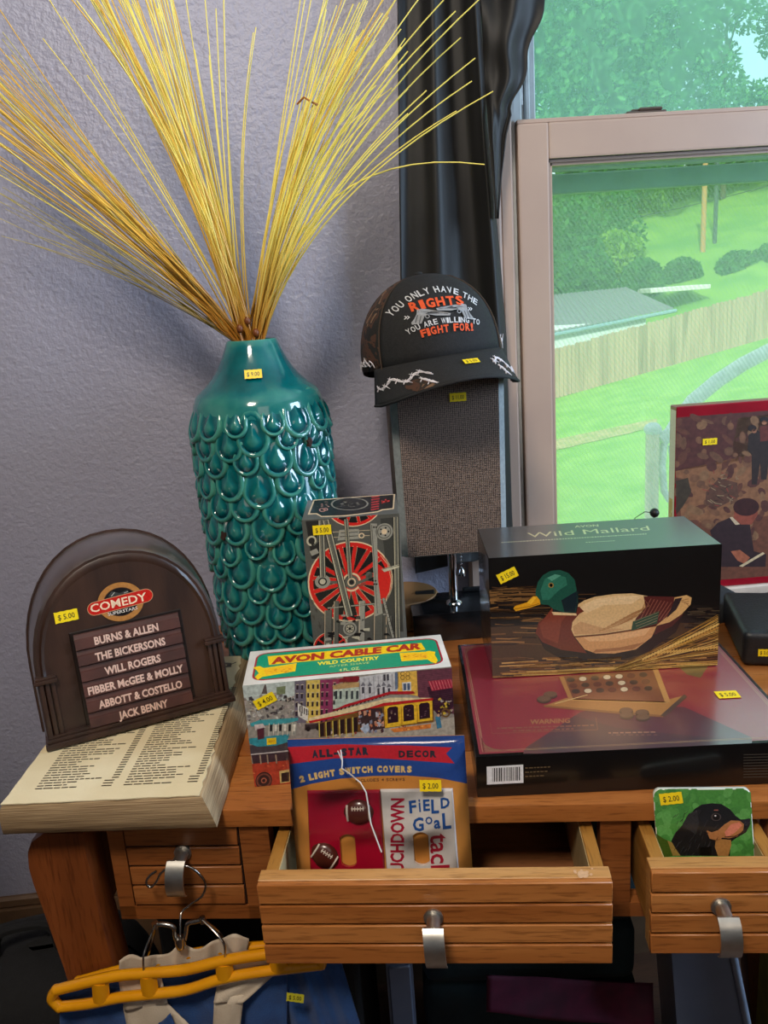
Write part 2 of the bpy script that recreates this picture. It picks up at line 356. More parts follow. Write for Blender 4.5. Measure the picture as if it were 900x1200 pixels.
b.box(.3445, y2, 1.405, .3575, y3, 2.09, .002); b.box(1.215, y2, 1.405, 1.262, y3, 2.09, .002); b.box(.3575, y2, 1.405, 1.215, y3, 1.452, .002); b.box(.3575, y2, 2.05, 1.215, y3, 2.09, .002)
upper = b.ob('upper_sash', m_trimw, win)
MB().box(.3575, y2 + .012, 1.452, 1.215, y2 + .015, 2.05).ob('pane', m_glU, upper)
b = MB(); b.box(.3445, WY + .10, 1.375, 1.262, WY + .118, 1.405, .002); b.box(.3445, WY + .10, .76, .352, WY + .118, 1.4); b.box(.352, WY + .10, .76, 1.262, WY + .118, .78)
b.ob('screen_frame', pbr('screen_frame_grey', (120, 150, 140), .5), win)
MB().add([(.352, WY + .109, .78), (1.262, WY + .109, .78), (1.262, WY + .109, 1.376), (.352, WY + .109, 1.376)], [(0, 1, 2, 3)]).ob('insect_screen', screenmat(), win)
b = MB(); c = Vector((.508, WY + .003, 1.4675)); b.box(c.x - .03, c.y - .006, c.z, c.x + .03, c.y + .012, c.z + .004, .001)
b.box(c.x - .012, c.y - .008, c.z + .004, c.x + .024, c.y + .008, c.z + .0085, .002); b.box(c.x - .022, c.y - .004, c.z + .004, c.x - .004, c.y + .004, c.z + .007, .001)
b.ob('sash_lock', pbr('lock_bronze', (120, 104, 96), .35, .6), lower)
b = MB(); b.box(.327, WY + .033, 1.495, .3335, WY + .036, 1.545, .001); b.box(.3285, WY + .031, 1.503, .332, WY + .034, 1.512, .0008)
b.ob('track_latch', m_trimw, win)
b = MB(); b.box(.19, 1.192, .7285, 1.42, WY + .13, .745, .006, 3); struct(b.ob('trim_2', pbr('sill_paint', (206, 190, 176), .35)))
b = MB(); b.box(.21, WY - .02, .655, 1.40, WY, .7285, .003); b.box(.21, WY - .026, .71, 1.40, WY, .7285, .004)
struct(b.ob('trim_3', pbr('apron_paint', (138, 122, 112), .5)))

# ------------------------------------------------------------------ the yard beyond the window
m_grass = pbr('lawn_grass', (118, 170, 66), .9, col2=(146, 190, 86), ns=1.6, bump=.6, bs=30, detail=8)
m_bank = pbr('bank_grass', (128, 170, 62), .9, col2=(96, 146, 56), ns=.5, bump=.5, bs=6, detail=8)
def gz(x, y):                                         # lawn falls away from the house, rises to the right and behind
    z = -2.72 + (max(x, 1) - 8.3) * .215
    if y > 30: z += (y - 30) * .06
    return z
def ghit(px, py):
    for k in range(40, 900):
        p = at(px, py, k * .1)
        if p.z < gz(p.x, p.y): return p
    return p
def gfn(u, v):
    x = -14 + 54 * u; y = 2.2 + 34 * v; return (x, y, gz(x, y) - (.0 if y > 4 else 0))
struct(MB().grid(gfn, 36, 24).ob('lawn', m_grass, None, 40))
def bfn(u, v):
    x = -30 + 90 * u; y = 36 + 34 * v; t = v
    return (x, y, gz(x, 36) * (1 - t) + t * (9 + .5 * math.sin(x * .4)) + .25 * math.sin(x * 1.3 + y))
struct(MB().grid(bfn, 50, 14).ob('hill_bank', m_bank, None, 40))
b = MB()
for i in range(14):
    t = i / 13; p = ghit(625 + 145 * t, 535 - 34 * t); q = ghit(625 + 145 * t, 521 - 29 * t)
    b.v += [(p.x, p.y, gz(p.x, p.y) + .015), (q.x, q.y, gz(q.x, q.y) + .015)]
b.f = [(2 * i, 2 * i + 2, 2 * i + 3, 2 * i + 1) for i in range(13)]
struct(b.ob('garden_path', pbr('worn_path', (196, 176, 128), .9, col2=(150, 160, 90), ns=3)))
# board fence
fa = Vector((6.0, 29.4, 0)); fb = Vector((21.0, 28.6, 0)); nF = 104
ft = thing('board_fence', 'weathered tan wooden board fence crossing the yard behind the lawn', 'fence', (0, 0, 0))
b = MB(); d = (fb - fa).normalized(); rr = random.Random(3)
for i in range(nF):
    p = fa + (fb - fa) * (i / nF); w = .135; h = 1.78 + rr.uniform(-.03, .03); z = gz(p.x, 27) - .05 - .35 * max(0, 1 - (p.x - 6) / 5)
    z = -3.15 + (p.x - 6.0) * .203
    q = p + d * w; e = Vector((-d.y, d.x, 0)) * .02
    pts = [(p.x, p.y, z), (q.x, q.y, z), (q.x, q.y, z + h - .04), ((p.x + q.x) / 2, (p.y + q.y) / 2, z + h), (p.x, p.y, z + h - .04)]
    b.loft([[tuple(Vector(a) + e) for a in pts], [tuple(Vector(a) - e) for a in pts]])
o = b.ob('fence_board', wood('fence_wood', '#9c8270', '#b89c84', '#86705e', .9, 2, .12), ft); o['kind'] = 'stuff'
b = MB()
for k in (.35, 1.45):
    z0 = -3.15 + k; z1 = z0 + 15 * .203; b.hexa([(fa.x, fa.y + .03, z0), (fb.x, fb.y + .03, z1), (fb.x, fb.y + .1, z1), (fa.x, fa.y + .1, z0), (fa.x, fa.y + .03, z0 + .1), (fb.x, fb.y + .03, z1 + .1), (fb.x, fb.y + .1, z1 + .1), (fa.x, fa.y + .1, z0 + .1)])
b.ob('fence_rail', pbr('fence_rail_wood', (120, 104, 78), .9), ft)
# neighbour's shed
sh = thing('shed', 'low white shed with a grey corrugated roof behind the fence', 'shed', (0, 0, 0))
y0 = 31.5
def atY(px, py, Y): return at(px, py, Y)
a = at(600, 397, y0); c = at(786, 368, y0)
MB().box(a.x, y0 + .2, -2.6, c.x - .9, y0 + 4.4, a.z + .35).ob('wall', pbr('shed_white', (226, 232, 232), .8), sh)
b = MB(); n = 64; r0 = at(590, 402, y0); r1 = at(792, 362, y0); t0 = at(590, 352, y0 + 4.6); t1 = at(735, 337, y0 + 4.6)
for i in range(n + 1):
    t = i / n; up = .05 * (i % 2)
    lo = r0.lerp(r1, t); hi = t0.lerp(t1, t); b.v += [(lo.x, lo.y, lo.z + up), (hi.x, hi.y, hi.z + up)]
b.f = [(2 * i, 2 * i + 2, 2 * i + 3, 2 * i + 1) for i in range(n)]
b.ob('roof', pbr('corrugated_roof', (138, 136, 142), .5, .2), sh)
b = MB(); b.tube([r0 + Vector((0, -.05, -.06)), r1 + Vector((0, -.05, -.06))], .07, 6); b.ob('gutter', pbr('gutter_blue_grey', (140, 170, 180), .5), sh)
# poles, slab
def pole(name, label, px0, py0, px1, py1, Y, r, col):
    p = at(px0, py0, Y); q = at(px1, py1, Y); b = MB().lathe([(r * 1.15, -5), (r, q.z + 6 if False else 9)], 10, (p.x, Y, 0)); o = b.ob(name, pbr(name + '_wood', col, .9), None, 40)
    return tag(o, label, 'pole')
pole('utility_pole', 'orange-brown wooden utility pole standing on the green bank', 826, 210, 826, 325, 44, .13, (190, 140, 90))
pole('utility_pole', 'thin dark pole right beside the orange-brown one', 840, 210, 840, 325, 46, .11, (70, 84, 84))
b = MB(); p = at(500, 292, 44); q = at(980, 196, 44)
b.tube([p.lerp(q, i / 12) + Vector((0, 0, -.5 * math.sin(math.pi * i / 12))) for i in range(13)], .022, 5); tag(b.ob('overhead_wire', pbr('wire_black', (40, 44, 46), .6)), 'thin dark overhead wire crossing in front of the green bank', 'wire')
p = at(795, 338, 37.5); b = MB().box(p.x - 1.5, 37, p.z - .12, p.x + 1.3, 39.2, p.z + .1, .03)
tag(b.ob('concrete_slab', pbr('pale_concrete', (222, 218, 214), .8)), 'pale concrete slab lying on the grass above the fence', 'slab')
# trees and bushes: leaves on real crowns
def leaves(name, mat, blobs, n, size, seed, parent=None):
    rn = np.random.default_rng(seed); tot = sum(bl[3] ** 2 for bl in blobs); V = []; 
    for (x, y, z, r, *sq) in blobs:
        k = int(n * r * r / tot); d = rn.normal(size=(k, 3)); d /= np.linalg.norm(d, axis=1)[:, None]
        rad = r * (1 - .45 * rn.random(k) ** 2); s = np.array([1, 1, sq[0] if sq else 1])
        c = np.array([x, y, z]) + d * rad[:, None] * s
        a = rn.normal(size=(k, 3)); a /= np.linalg.norm(a, axis=1)[:, None]; bb = np.cross(a, rn.normal(size=(k, 3))); bb /= np.linalg.norm(bb, axis=1)[:, None]
        sz = size * rn.uniform(.5, 1.3, k)[:, None]
        V.append(np.stack([c - a * sz, c + bb * sz * .55, c + a * sz, c - bb * sz * .55], 1).reshape(-1, 3))
    V = np.concatenate(V); me = bpy.data.meshes.new(name); F = np.arange(len(V)).reshape(-1, 4)
    me.vertices.add(len(V)); me.vertices.foreach_set('co', V.ravel()); me.loops.add(len(V)); me.loops.foreach_set('vertex_index', F.ravel())
    me.polygons.add(len(F)); me.polygons.foreach_set('loop_start', np.arange(0, len(V), 4)); me.polygons.foreach_set('loop_total', np.full(len(F), 4)); me.update(); me.validate()
    return mesh_ob(name, me, mat, parent)
def leafmat(name, c1, c2):
    m, N, Lk, p = new_mat(name); out = N['Material Output']; N.remove(p)
    tc = N.new('ShaderNodeTexCoord'); nz = N.new('ShaderNodeTexNoise'); nz.inputs['Scale'].default_value = 1.3; nz.inputs['Detail'].default_value = 6; Lk.new(tc.outputs['Object'], nz.inputs['Vector'])
    rp = N.new('ShaderNodeValToRGB'); rp.color_ramp.elements[0].position = .35; rp.color_ramp.elements[1].position = .65; rp.color_ramp.elements[0].color = lin(c1); rp.color_ramp.elements[1].color = lin(c2)
    Lk.new(nz.outputs[0], rp.inputs[0]); d = N.new('ShaderNodeBsdfDiffuse'); t = N.new('ShaderNodeBsdfTranslucent'); Lk.new(rp.outputs[0], d.inputs[0]); Lk.new(rp.outputs[0], t.inputs[0])
    x = N.new('ShaderNodeMixShader'); x.inputs[0].default_value = .4; Lk.new(d.outputs[0], x.inputs[1]); Lk.new(t.outputs[0], x.inputs[2]); Lk.new(x.outputs[0], out.inputs[0]); return m
m_lfa = leafmat('tree_leaves', (40, 96, 62), (126, 180, 104)); m_lfb = leafmat('bank_bush_leaves', (96, 148, 56), (160, 200, 84)); m_lfc = leafmat('dark_bush_leaves', (46, 104, 60), (90, 146, 76))
m_bark = pbr('tree_bark', (84, 72, 58), .95, bump=.5, bs=20)
def tree(x, y, zb, h, blobs, n, size, mat, label, seed, name='leafy_tree'):
    t = thing(name, label, 'tree', (x, y, zb)); b = MB()
    b.tube([(0, 0, 0), (.1, 0, h * .3), (-.05, .1, h * .6), (0, 0, h * .95)], [.24, .2, .14, .05], 9)
    for k in range(5):
        a = k * 1.3; b.tube([(0, 0, h * (.35 + .1 * k)), (math.cos(a) * 1.2, math.sin(a), h * (.5 + .1 * k))], [.09, .03], 6)
    b.ob('trunk', m_bark, t, 50); leaves('crown', mat, blobs, n, size, seed, t)
def treepx(label, Y, blobs, n, size, seed, mat=m_lfa):
    q = [(at(px, py, Y + dy), r) for px, py, dy, r in blobs]; cx = sum(p.x for p, r in q) / len(q); zb = 1.5 if Y > 40 else -1.5; top = max(p.z for p, r in q)
    tree(cx, Y, zb, top - zb, [(p.x - cx, p.y - Y, p.z - zb, r) for p, r in q], n, size, mat, label, seed)
treepx('big leafy tree filling the upper left of the window', 52, [(640, 40, 0, 5.5), (690, 120, 2, 5), (640, 150, 0, 5), (720, 30, 3, 5.2), (660, -60, 0, 6), (740, 160, 1, 3.6)], 24000, .26, 1)
treepx('looser leafy tree with gaps of white sky on the right', 58, [(790, 130, 0, 4.6), (775, 60, 1, 3.8), (800, -10, 0, 4.0), (850, 150, 1, 3.2), (840, 70, 2, 1.5), (905, 150, 0, 3.2), (890, -30, 0, 3.4), (915, 40, 1, 1.6)], 15000, .24, 2)
treepx('round leafy tree far right, out beyond the picture edge', 56, [(1020, 120, 0, 5), (1090, 60, 2, 5), (1000, 30, 2, 4.6), (1160, 130, 0, 4.5)], 9000, .3, 3)
bs = [(640, 268, 40, 2.3, 0), (690, 258, 45, 2.6, 0), (640, 325, 37.5, 1.3, 0), (686, 318, 38, 1.2, 0), (722, 300, 40.5, 1.3, 1), (752, 324, 39, .9, 0), (800, 322, 41, .9, 0), (864, 318, 41, 1.1, 0), (905, 312, 41, 1.2, 0),
      (790, 205, 62, 2.6, 1), (860, 208, 63, 2.6, 1), (745, 222, 56, 2.0, 1)]
wh = ['tall dark bush at the left edge of the lower pane', 'tall dark bush second from the left behind the shed roof', 'low dark bush touching the left end of the shed roof', 'low dark bush right behind the middle of the shed roof', 'light green bush between the shed and the open bank',
      'small dark bush just left of the pale slab', 'small dark bush between the slab and the poles', 'small dark bush right of the two poles', 'low dark bush at the right edge of the lower pane', 'light green bush on top of the bank left of the poles', 'light green bush on top of the bank right of the poles', 'light green bush high on the bank left of centre']
for k, (px, py, Y, r, kd) in enumerate(bs):
    p = at(px, py, Y); t = thing('bush', wh[k], 'bush', (p.x, Y, p.z - r))
    leaves('foliage', m_lfb if kd else m_lfc, [(0, 0, r, r, .9), (-r * .6, 0, r * .5, r * .6), (r * .6, 0, r * .6, r * .6)], 3000, .16, 30 + k, t)
    MB().tube([(0, 0, -2.5), (0, 0, r)], [.12, .04], 6).ob('trunk', m_bark, t)
# white porch railing just outside
rl = thing('porch_railing', 'white tubular handrail with a capped post just outside the window', 'railing', (0, 0, 0)); m_rail = pbr('white_rail', (225, 228, 228), .35)
P = at(765, 500, 3.0); b = MB(); b.lathe([(.026, -2.6), (.026, P.z - .02)], 14, (P.x, 3, 0)); b.ob('post', pbr('sunlit_post', (232, 214, 190), .4), rl, 40)  # warm sunlight is put into the post's colour, the rail stays white
b = MB(); b.sphere((P.x, 3.0, P.z - .01), .034, 14, 8, (1, 1, .8)); b.ob('post_cap', m_rail, rl, 40)
pp = [(774, 516), (786, 508), (797, 490), (812, 470), (840, 447), (870, 427), (905, 409), (960, 390), (1030, 384), (1090, 400), (1130, 440), (1145, 500), (1150, 620)]
MB().tube([at(x, y, 3.0) for x, y in pp], .028, 12, up=(0, 1, 0)).ob('curved_rail', m_rail, rl, 50)
pp = [(778, 520), (776, 545), (778, 575), (783, 585), (789, 578), (790, 550), (787, 522)]
MB().tube([at(x, y, 3.0) for x, y in pp], .014, 10, up=(0, 1, 0)).ob('hanging_loop', m_rail, rl, 50)
# ------------------------------------------------------------------ the desk
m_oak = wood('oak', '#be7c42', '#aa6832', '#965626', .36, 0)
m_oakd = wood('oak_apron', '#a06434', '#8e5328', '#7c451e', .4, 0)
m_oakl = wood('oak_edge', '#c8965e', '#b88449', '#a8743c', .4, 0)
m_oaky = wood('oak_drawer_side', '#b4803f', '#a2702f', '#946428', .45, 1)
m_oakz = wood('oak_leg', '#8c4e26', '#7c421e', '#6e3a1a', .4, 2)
m_ply = pbr('pale_plywood', (190, 166, 120), .6, col2=(170, 146, 100), ns=20)
m_gap = pbr('dark_groove', (38, 16, 8), .8)
m_steel = pbr('brushed_nickel', (206, 202, 194), .38, 1, ns=60)
desk = thing('oak_desk', 'orange-brown oak desk with grooved slatted drawers, two pulled open', 'desk', mat=DK)
DT, DB = .75, .7305
UL, UR, VB = -.332, .62, .487
m_oakt = wood('oak_top', '#b0703a', '#9d5d2c', '#8a4e24', .3, 0)
js = [0, .1009, .2085, .3133, .418, VB]
for k in range(5):
    MB().box(UL, js[k] + (.0012 if k else 0), DB, UR, js[k + 1] - .0012, DT, .0022, 2).ob('plank', m_oakt if k else m_oak, desk, 40)
MB().box(UL + .004, .004, DB + .001, UR - .004, VB - .004, DT - .004).ob('top_core', m_gap, desk)
# aprons: posts between the drawers, rail below, sides and back
FV = .006
for u0, u1 in ((-.262, -.2455), (-.124, -.094), (.2345, .2635), (.392, .415)):
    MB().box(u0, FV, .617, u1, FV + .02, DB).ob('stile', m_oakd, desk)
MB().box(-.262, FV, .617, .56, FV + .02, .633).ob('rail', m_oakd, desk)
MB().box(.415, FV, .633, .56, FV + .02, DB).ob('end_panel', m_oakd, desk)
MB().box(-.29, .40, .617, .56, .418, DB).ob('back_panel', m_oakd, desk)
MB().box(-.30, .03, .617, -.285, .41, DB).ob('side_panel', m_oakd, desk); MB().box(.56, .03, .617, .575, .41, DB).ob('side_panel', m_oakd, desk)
# splayed board legs
lp = [(-.3230, DB), (-.3380, .7210), (-.3450, .7070), (-.3470, .690), (-.3455, .670), (-.3420, .6494), (-.3300, .565), (-.3240, .50), (-.324, .40), (-.332, .2), (-.345, 0),
      (-.305, 0), (-.285, .2), (-.270, .40), (-.268, .50), (-.2715, .5654), (-.2770, .6258), (-.2790, .6962), (-.279, DB)]
def leg(mir, v0, v1):
    b = MB(); q = [(u if not mir else .245 - u, z) for u, z in lp]
    c = (sum(p[0] for p in q) / len(q)); sh = lambda k: [(c + (u - c) * k, z) for u, z in q]
    b.loft([[(u, v0, z) for u, z in sh(.94)], [(u, v0 + .004, z) for u, z in q], [(u, v1 - .004, z) for u, z in q], [(u, v1, z) for u, z in sh(.94)]])
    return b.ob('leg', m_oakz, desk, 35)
for mir in (0, 1): leg(mir, -.006, .03); leg(mir, .40, .436)

def pull(parent, u, v, z, w=.0185, tilt=0):
    """short round post that carries a curled metal strap"""
    b = MB(); b.tube([(u, v + .006, z), (u, v - .020, z)], .0062, 14); b.tube([(u, v + .001, z), (u, v - .002, z)], .009, 14)
    pr = []; n = 12
    for i in range(n + 1):
        t = i / n; a = math.radians(75 - 150 * t)
        pr.append((-.017 - .013 * math.cos(a), z - .0125 + .0185 * math.sin(a) - .006 * t))
    th = .0022; V = []; 
    for (y, zz) in pr: V.append((y, zz))
    for i, (y, zz) in enumerate(pr):
        y0 = v + y; ti = tilt * (i / n)
        b.v += [(u - w / 2 + ti, y0, zz), (u + w / 2 + ti, y0, zz), (u + w / 2 + ti, y0 + th, zz - .0004), (u - w / 2 + ti, y0 + th, zz - .0004)]
    base = len(b.v) - 4 * (n + 1)
    for i in range(n):
        for k in range(4): a0 = base + 4 * i + k; a1 = base + 4 * i + (k + 1) % 4; b.f.append((a0, a1, a1 + 4, a0 + 4))
    b.f += [tuple(base + k for k in range(4)), tuple(base + 4 * n + k for k in range(4))]
    o = b.ob('knob', m_steel, parent, 40); o['label'] = 'brushed nickel curved pull'; return o
def slats(parent, u0, u1, z0, z1, v, n=4, mat=None):
    h = (z1 - z0) / n
    for k in range(n):
        a = z0 + h * k + (.0014 if k else 0); c = z0 + h * (k + 1) - (.0014 if k < n - 1 else 0)
        MB().box(u0, v, a, u1, v + .006, c, .0007).ob('slat', mat or m_oak, parent, 40)
def drawer(u0, u1, vf, label, z0=.6345, z1=.722, vback=.30):
    b = MB(); b.box(u0, vf + .0055, z0, u1, vf + .0205, z1, .0006)
    d = b.ob('drawer', m_oakl, desk); d['label'] = label
    slats(d, u0, u1, z0, z1 - .0012, vf)
    MB().box(u0 + .001, vf + .0045, z0 + .001, u1 - .001, vf + .0056, z1 - .003).ob('groove_backing', m_gap, d)
    for a, c in ((u0 + .004, u0 + .016), (u1 - .016, u1 - .004)):
        MB().box(a, vf + .0205, z0 + .006, c, vback, z1 - .0015, .0006).ob('side_board', m_oaky, d)
    for a, c in ((u0 + .016, u0 + .0168), (u1 - .0168, u1 - .016)): MB().box(a, vf + .0205, z0 + .01, c, vback, z1 - .003).ob('side_lining', m_ply, d)
    MB().box(u0 + .016, vback - .012, z0 + .006, u1 - .016, vback, z1 - .01).ob('back_board', m_oakd, d)
    MB().box(u0 + .0165, vf + .0205, z0 + .008, u1 - .0165, vback - .012, z0 + .012).ob('drawer_bottom', wood('drawer_floor', '#8a5a38', '#7a4c2c', '#6c4226', .5, 0), d)
    pull(d, (u0 + u1) / 2, vf, z1 - .036, tilt=.002)
    return d
drawer(-.0885, .231, -.0725, 'wide middle drawer pulled open')
drawer(.2672, .3885, -.0610, 'narrow right drawer pulled open')
ld = MB().box(-.2445, .0075, .6345, -.1255, .02, .7295).ob('drawer', m_gap, desk); ld['label'] = 'closed left drawer front'
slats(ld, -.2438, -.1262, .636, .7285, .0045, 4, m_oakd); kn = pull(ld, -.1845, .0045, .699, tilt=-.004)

# ------------------------------------------------------------------ thick coverless book
m_paper = pbr('old_page', (228, 214, 178), .8, col2=(216, 198, 158), ns=9, bump=.1, bs=300)
def pages_mat():
    m, N, Lk, p = new_mat('page_edges'); tc = N.new('ShaderNodeTexCoord'); mp = N.new('ShaderNodeMapping'); mp.inputs['Scale'].default_value = (14, 14, 900); Lk.new(tc.outputs['Object'], mp.inputs[0])
    nz = N.new('ShaderNodeTexNoise'); nz.inputs['Scale'].default_value = 1; nz.inputs['Detail'].default_value = 4; Lk.new(mp.outputs[0], nz.inputs['Vector'])
    rp = N.new('ShaderNodeValToRGB'); rp.color_ramp.elements[0].position = .3; rp.color_ramp.elements[1].position = .7; rp.color_ramp.elements[0].color = lin((128, 102, 72)); rp.color_ramp.elements[1].color = lin((196, 168, 128))
    Lk.new(nz.outputs[0], rp.inputs[0]); Lk.new(rp.outputs[0], p.inputs['Base Color']); p.inputs['Roughness'].default_value = .85
    bp = N.new('ShaderNodeBump'); bp.inputs['Strength'].default_value = .6; bp.inputs['Distance'].default_value = .001; Lk.new(nz.outputs[0], bp.inputs['Height']); Lk.new(bp.outputs[0], p.inputs['Normal']); return m
BT = .790
FL, FR, BR = atz(0, 943, BT), atz(236, 932, BT), atz(286, 768, BT); BL = FL + (BR - FR) + Vector((.012, 0, 0))
bFL, bFR = atz(5, 979, DT), atz(255, 971, DT); bBR = bFR + (BR - FR) + Vector((.008, 0, 0)); bBL = bFL + (BR - FR) + Vector((.012, 0, 0))
book = thing('old_paperback', 'thick old coverless book of yellowed pages lying under the radio case', 'book', (FL.x, FL.y, DT)); bo = Vector(book.location)
b = MB(); rr = random.Random(5); rings = []
for k, t in enumerate((0, .04, .3, .6, .85, .99)):
    ring = []
    for a, c, A_, C_ in ((bFL, bFR, FL, FR), (bFR, bBR, FR, BR), (bBR, bBL, BR, BL), (bBL, bFL, BL, FL)):
        for j in range(12):
            s = j / 12; p = a.lerp(c, s).lerp(A_.lerp(C_, s), t); ins = .0 if 0 < k < 5 else .0015
            bul = .0025 * math.sin(math.pi * t); ctr = (FL + BR) / 2; dd = (Vector((ctr.x, ctr.y, 0)) - Vector((p.x, p.y, 0))).normalized()
            p = p + dd * (ins - bul + rr.uniform(-.0006, .0006)); ring.append(tuple(Vector((p.x, p.y, DT + (BT - DT - .0012) * t + .0003)) - bo))
    rings.append(ring)
b.loft(rings); b.ob('page_block', pages_mat(), book, 60)
# worn top page with a torn fore-edge and corner
out = []
def edge(a, c, n, amp):
    for j in range(n):
        s = j / n; p = a.lerp(c, s); nn = Vector((-(c - a).y, (c - a).x, 0)).normalized(); out.append(p + nn * rr.uniform(0, amp))
edge(FL, FR, 24, .001); edge(FR, BR, 40, .0035); edge(BR, BL, 10, .0015); edge(BL, FL, 20, .0012)
c0 = (FL + BR) / 2
b = MB(); n = len(out); b.v = [tuple(Vector((p.x, p.y, BT)) - bo) for p in out] + [tuple(Vector((p.x, p.y, BT - .001)) - bo) for p in out]
b.f = [tuple(range(n)), tuple(range(2 * n - 1, n - 1, -1))] + [(k, (k + 1) % n, n + (k + 1) % n, n + k) for k in range(n)]
b.ob('top_page', m_paper, book)
ex = (FR - FL); W_ = ex.length; ex.normalize(); ey = (FL.lerp(BL, 1) - FL); Hh = ey.length; ey = Vector((-ex.y, ex.x, 0))
P = Print(W_, Hh); P.bounds = False; rr = random.Random(11); skew = (BL - FL).normalized().dot(ex)
for col0, wmax, numx in ((.024, .064, .096), (.112, .058, .181)):
    for r in range(44):
        y = .023 + r * .0046; x = col0 + skew * y * .9; L = rr.uniform(.35, 1) * wmax; e = x + L
        while x < e:
            w = rr.uniform(.003, .010); P.poly([(x, y), (x + w, y), (x + w, y + .0019), (x, y + .0019)], (74, 62, 46), 1); x += w + .0012
        x = col0 + (numx - col0) + skew * y * .9
        if r > 2: P.poly([(x, y), (x + .007, y), (x + .007, y + .0021), (x, y + .0021)], (70, 58, 44), 1)
        else: P.poly([(x - .006, y), (x + .004, y), (x + .004, y + .0019), (x - .006, y + .0019)], (74, 62, 46), 1)
q = P.build('page_print', INK, book, FL - bo + Vector((0, 0, .00005)), ex, ey)
P = Print(.06, .03); P.bounds = False
P.poly([(.0, 0), (.03, .002), (.028, .014), (.012, .018), (0, .01)], (96, 88, 74), 1); P.poly([(.004, .003), (.024, .005), (.022, .011), (.01, .013)], (190, 176, 140), 2); P.line([(.018, 0), (.034, .016)], .002, (60, 54, 46), 2)
P.build('page_drawing', INK, book, BR - bo - ex * .040 - ey * .036 + Vector((0, 0, .00008)), ex, ey)

# ------------------------------------------------------------------ radio shaped case
m_bak = pbr('dark_walnut_plastic', (62, 40, 30), .4, col2=(44, 28, 22), ns=14, stretch=(3, 3, .6), bump=.08, bs=120, coat=.1)
m_bsh = pbr('polished_walnut_plastic', (70, 52, 44), .32, col2=(54, 40, 34), ns=14, stretch=(3, 3, .6), coat=1.0, spec=1.0); m_bsh.node_tree.nodes['Principled BSDF'].inputs['Coat Roughness'].default_value = .3; m_bsh.node_tree.nodes['Principled BSDF'].inputs['Coat IOR'].default_value = 1.9
m_bakd = pbr('dark_recess_plastic', (30, 20, 17), .35)
m_bar = pbr('maroon_bar_plastic', (84, 50, 44), .4, col2=(64, 40, 36), ns=30, coat=.1)
RW, RH, RS = .1989, .199, .0756
RM = Matrix.Translation((-.3234, .8134, .7905)) @ Matrix.Rotation(.3365, 4, 'Z') @ Matrix.Rotation(-.1, 4, 'X') @ Matrix.Rotation(-.0158, 4, 'Y')
radio = thing('radio_case', 'dark brown arched radio-shaped comedy case standing on the old book', 'case', mat=RM)
def arch(w, h, hs, cx=RW / 2, n=22, e=2.15, z0=0):
    a = w / 2; P = [(cx - a, z0), (cx - a, z0 + (hs - z0) * .5)]
    for i in range(n + 1):
        t = math.pi - math.pi * i / n; c, s_ = math.cos(t), math.sin(t)
        P.append((cx + a * math.copysign(abs(c) ** (2 / e), c), hs + (h - hs) * abs(s_) ** (2 / e)))
    P += [(cx + a, z0 + (hs - z0) * .5), (cx + a, z0)]; return P
b = MB(); rg = lambda w, h, hs, y: [(x, y, z) for x, z in arch(w, h, hs)]
b.loft([rg(RW - .006, RH - .003, RS, 0), rg(RW, RH, RS, .003), rg(RW + .004, RH + .006, RS, .022), rg(RW + .008, RH + .012, RS, .05), rg(RW + .008, RH + .012, RS, .056)])
b.ob('shell', m_bsh, radio, 35); MB().loft([rg(RW - .0062, RH - .0032, RS, .001), rg(RW - .0062, RH - .0032, RS, -.0004)]).ob('face_plate', m_bak, radio)
b = MB(); b.loft([rg(RW + .011, RH + .0135, RS, .0515), rg(RW + .013, RH + .0145, RS, .053), rg(RW + .011, RH + .0135, RS, .0545)]); b.ob('seam_rim', m_bak, radio, 50)
b = MB(); A1 = arch(RW - .012, RH - .006, RS); A2 = arch(RW - .030, RH - .022, RS); n = len(A1)
b.v = [(x, -.0005, z) for x, z in A1] + [(x, -.0022, z) for x, z in arch(RW - .016, RH - .010, RS)] + [(x, -.0003, z) for x, z in arch(RW - .022, RH - .016, RS)]
b.f = [(k, k + 1, n + k + 1, n + k) for k in range(n - 1)] + [(n + k, n + k + 1, 2 * n + k + 1, 2 * n + k) for k in range(n - 1)]
b.ob('arch_moulding', m_bak, radio, 50)
for s in (0, 1):
    X = (lambda x: x) if not s else (lambda x: RW - x)
    b = MB()
    for k in range(3): x0, x1 = sorted((X(.002 + k * .0058), X(.0062 + k * .0058))); b.box(x0, -.006 + .001 * k, .012, x1, .001, RS - .003, .0012, 2)
    b.ob('pilaster', m_bak, radio, 40)
    x0, x1 = sorted((X(-.002), X(.021))); b = MB().box(x0, -.0085, RS - .004, x1, .004, RS + .0005, .0016, 2); b.box(x0 + .001, -.0075, RS + .0005, x1 - .001, .004, RS + .003, .0011, 2); b.ob('capital', m_bak, radio, 40)
b = MB(); b.box(-.003, -.012, 0, RW + .003, .054, .0065, .002, 2); b.box(-.001, -.009, .0065, RW + .001, .001, .0105, .0014, 2); b.box(.001, -.0065, .0105, RW - .001, .001, .0135, .001, 2); b.ob('base_moulding', m_bak, radio, 40)
Hf = homog([(60, 880), (272, 822), (258, 742), (40, 793)], [(0, 0), (RW, 0), (RW, RS), (0, RS)])
F5 = (3.0, 0, 600)
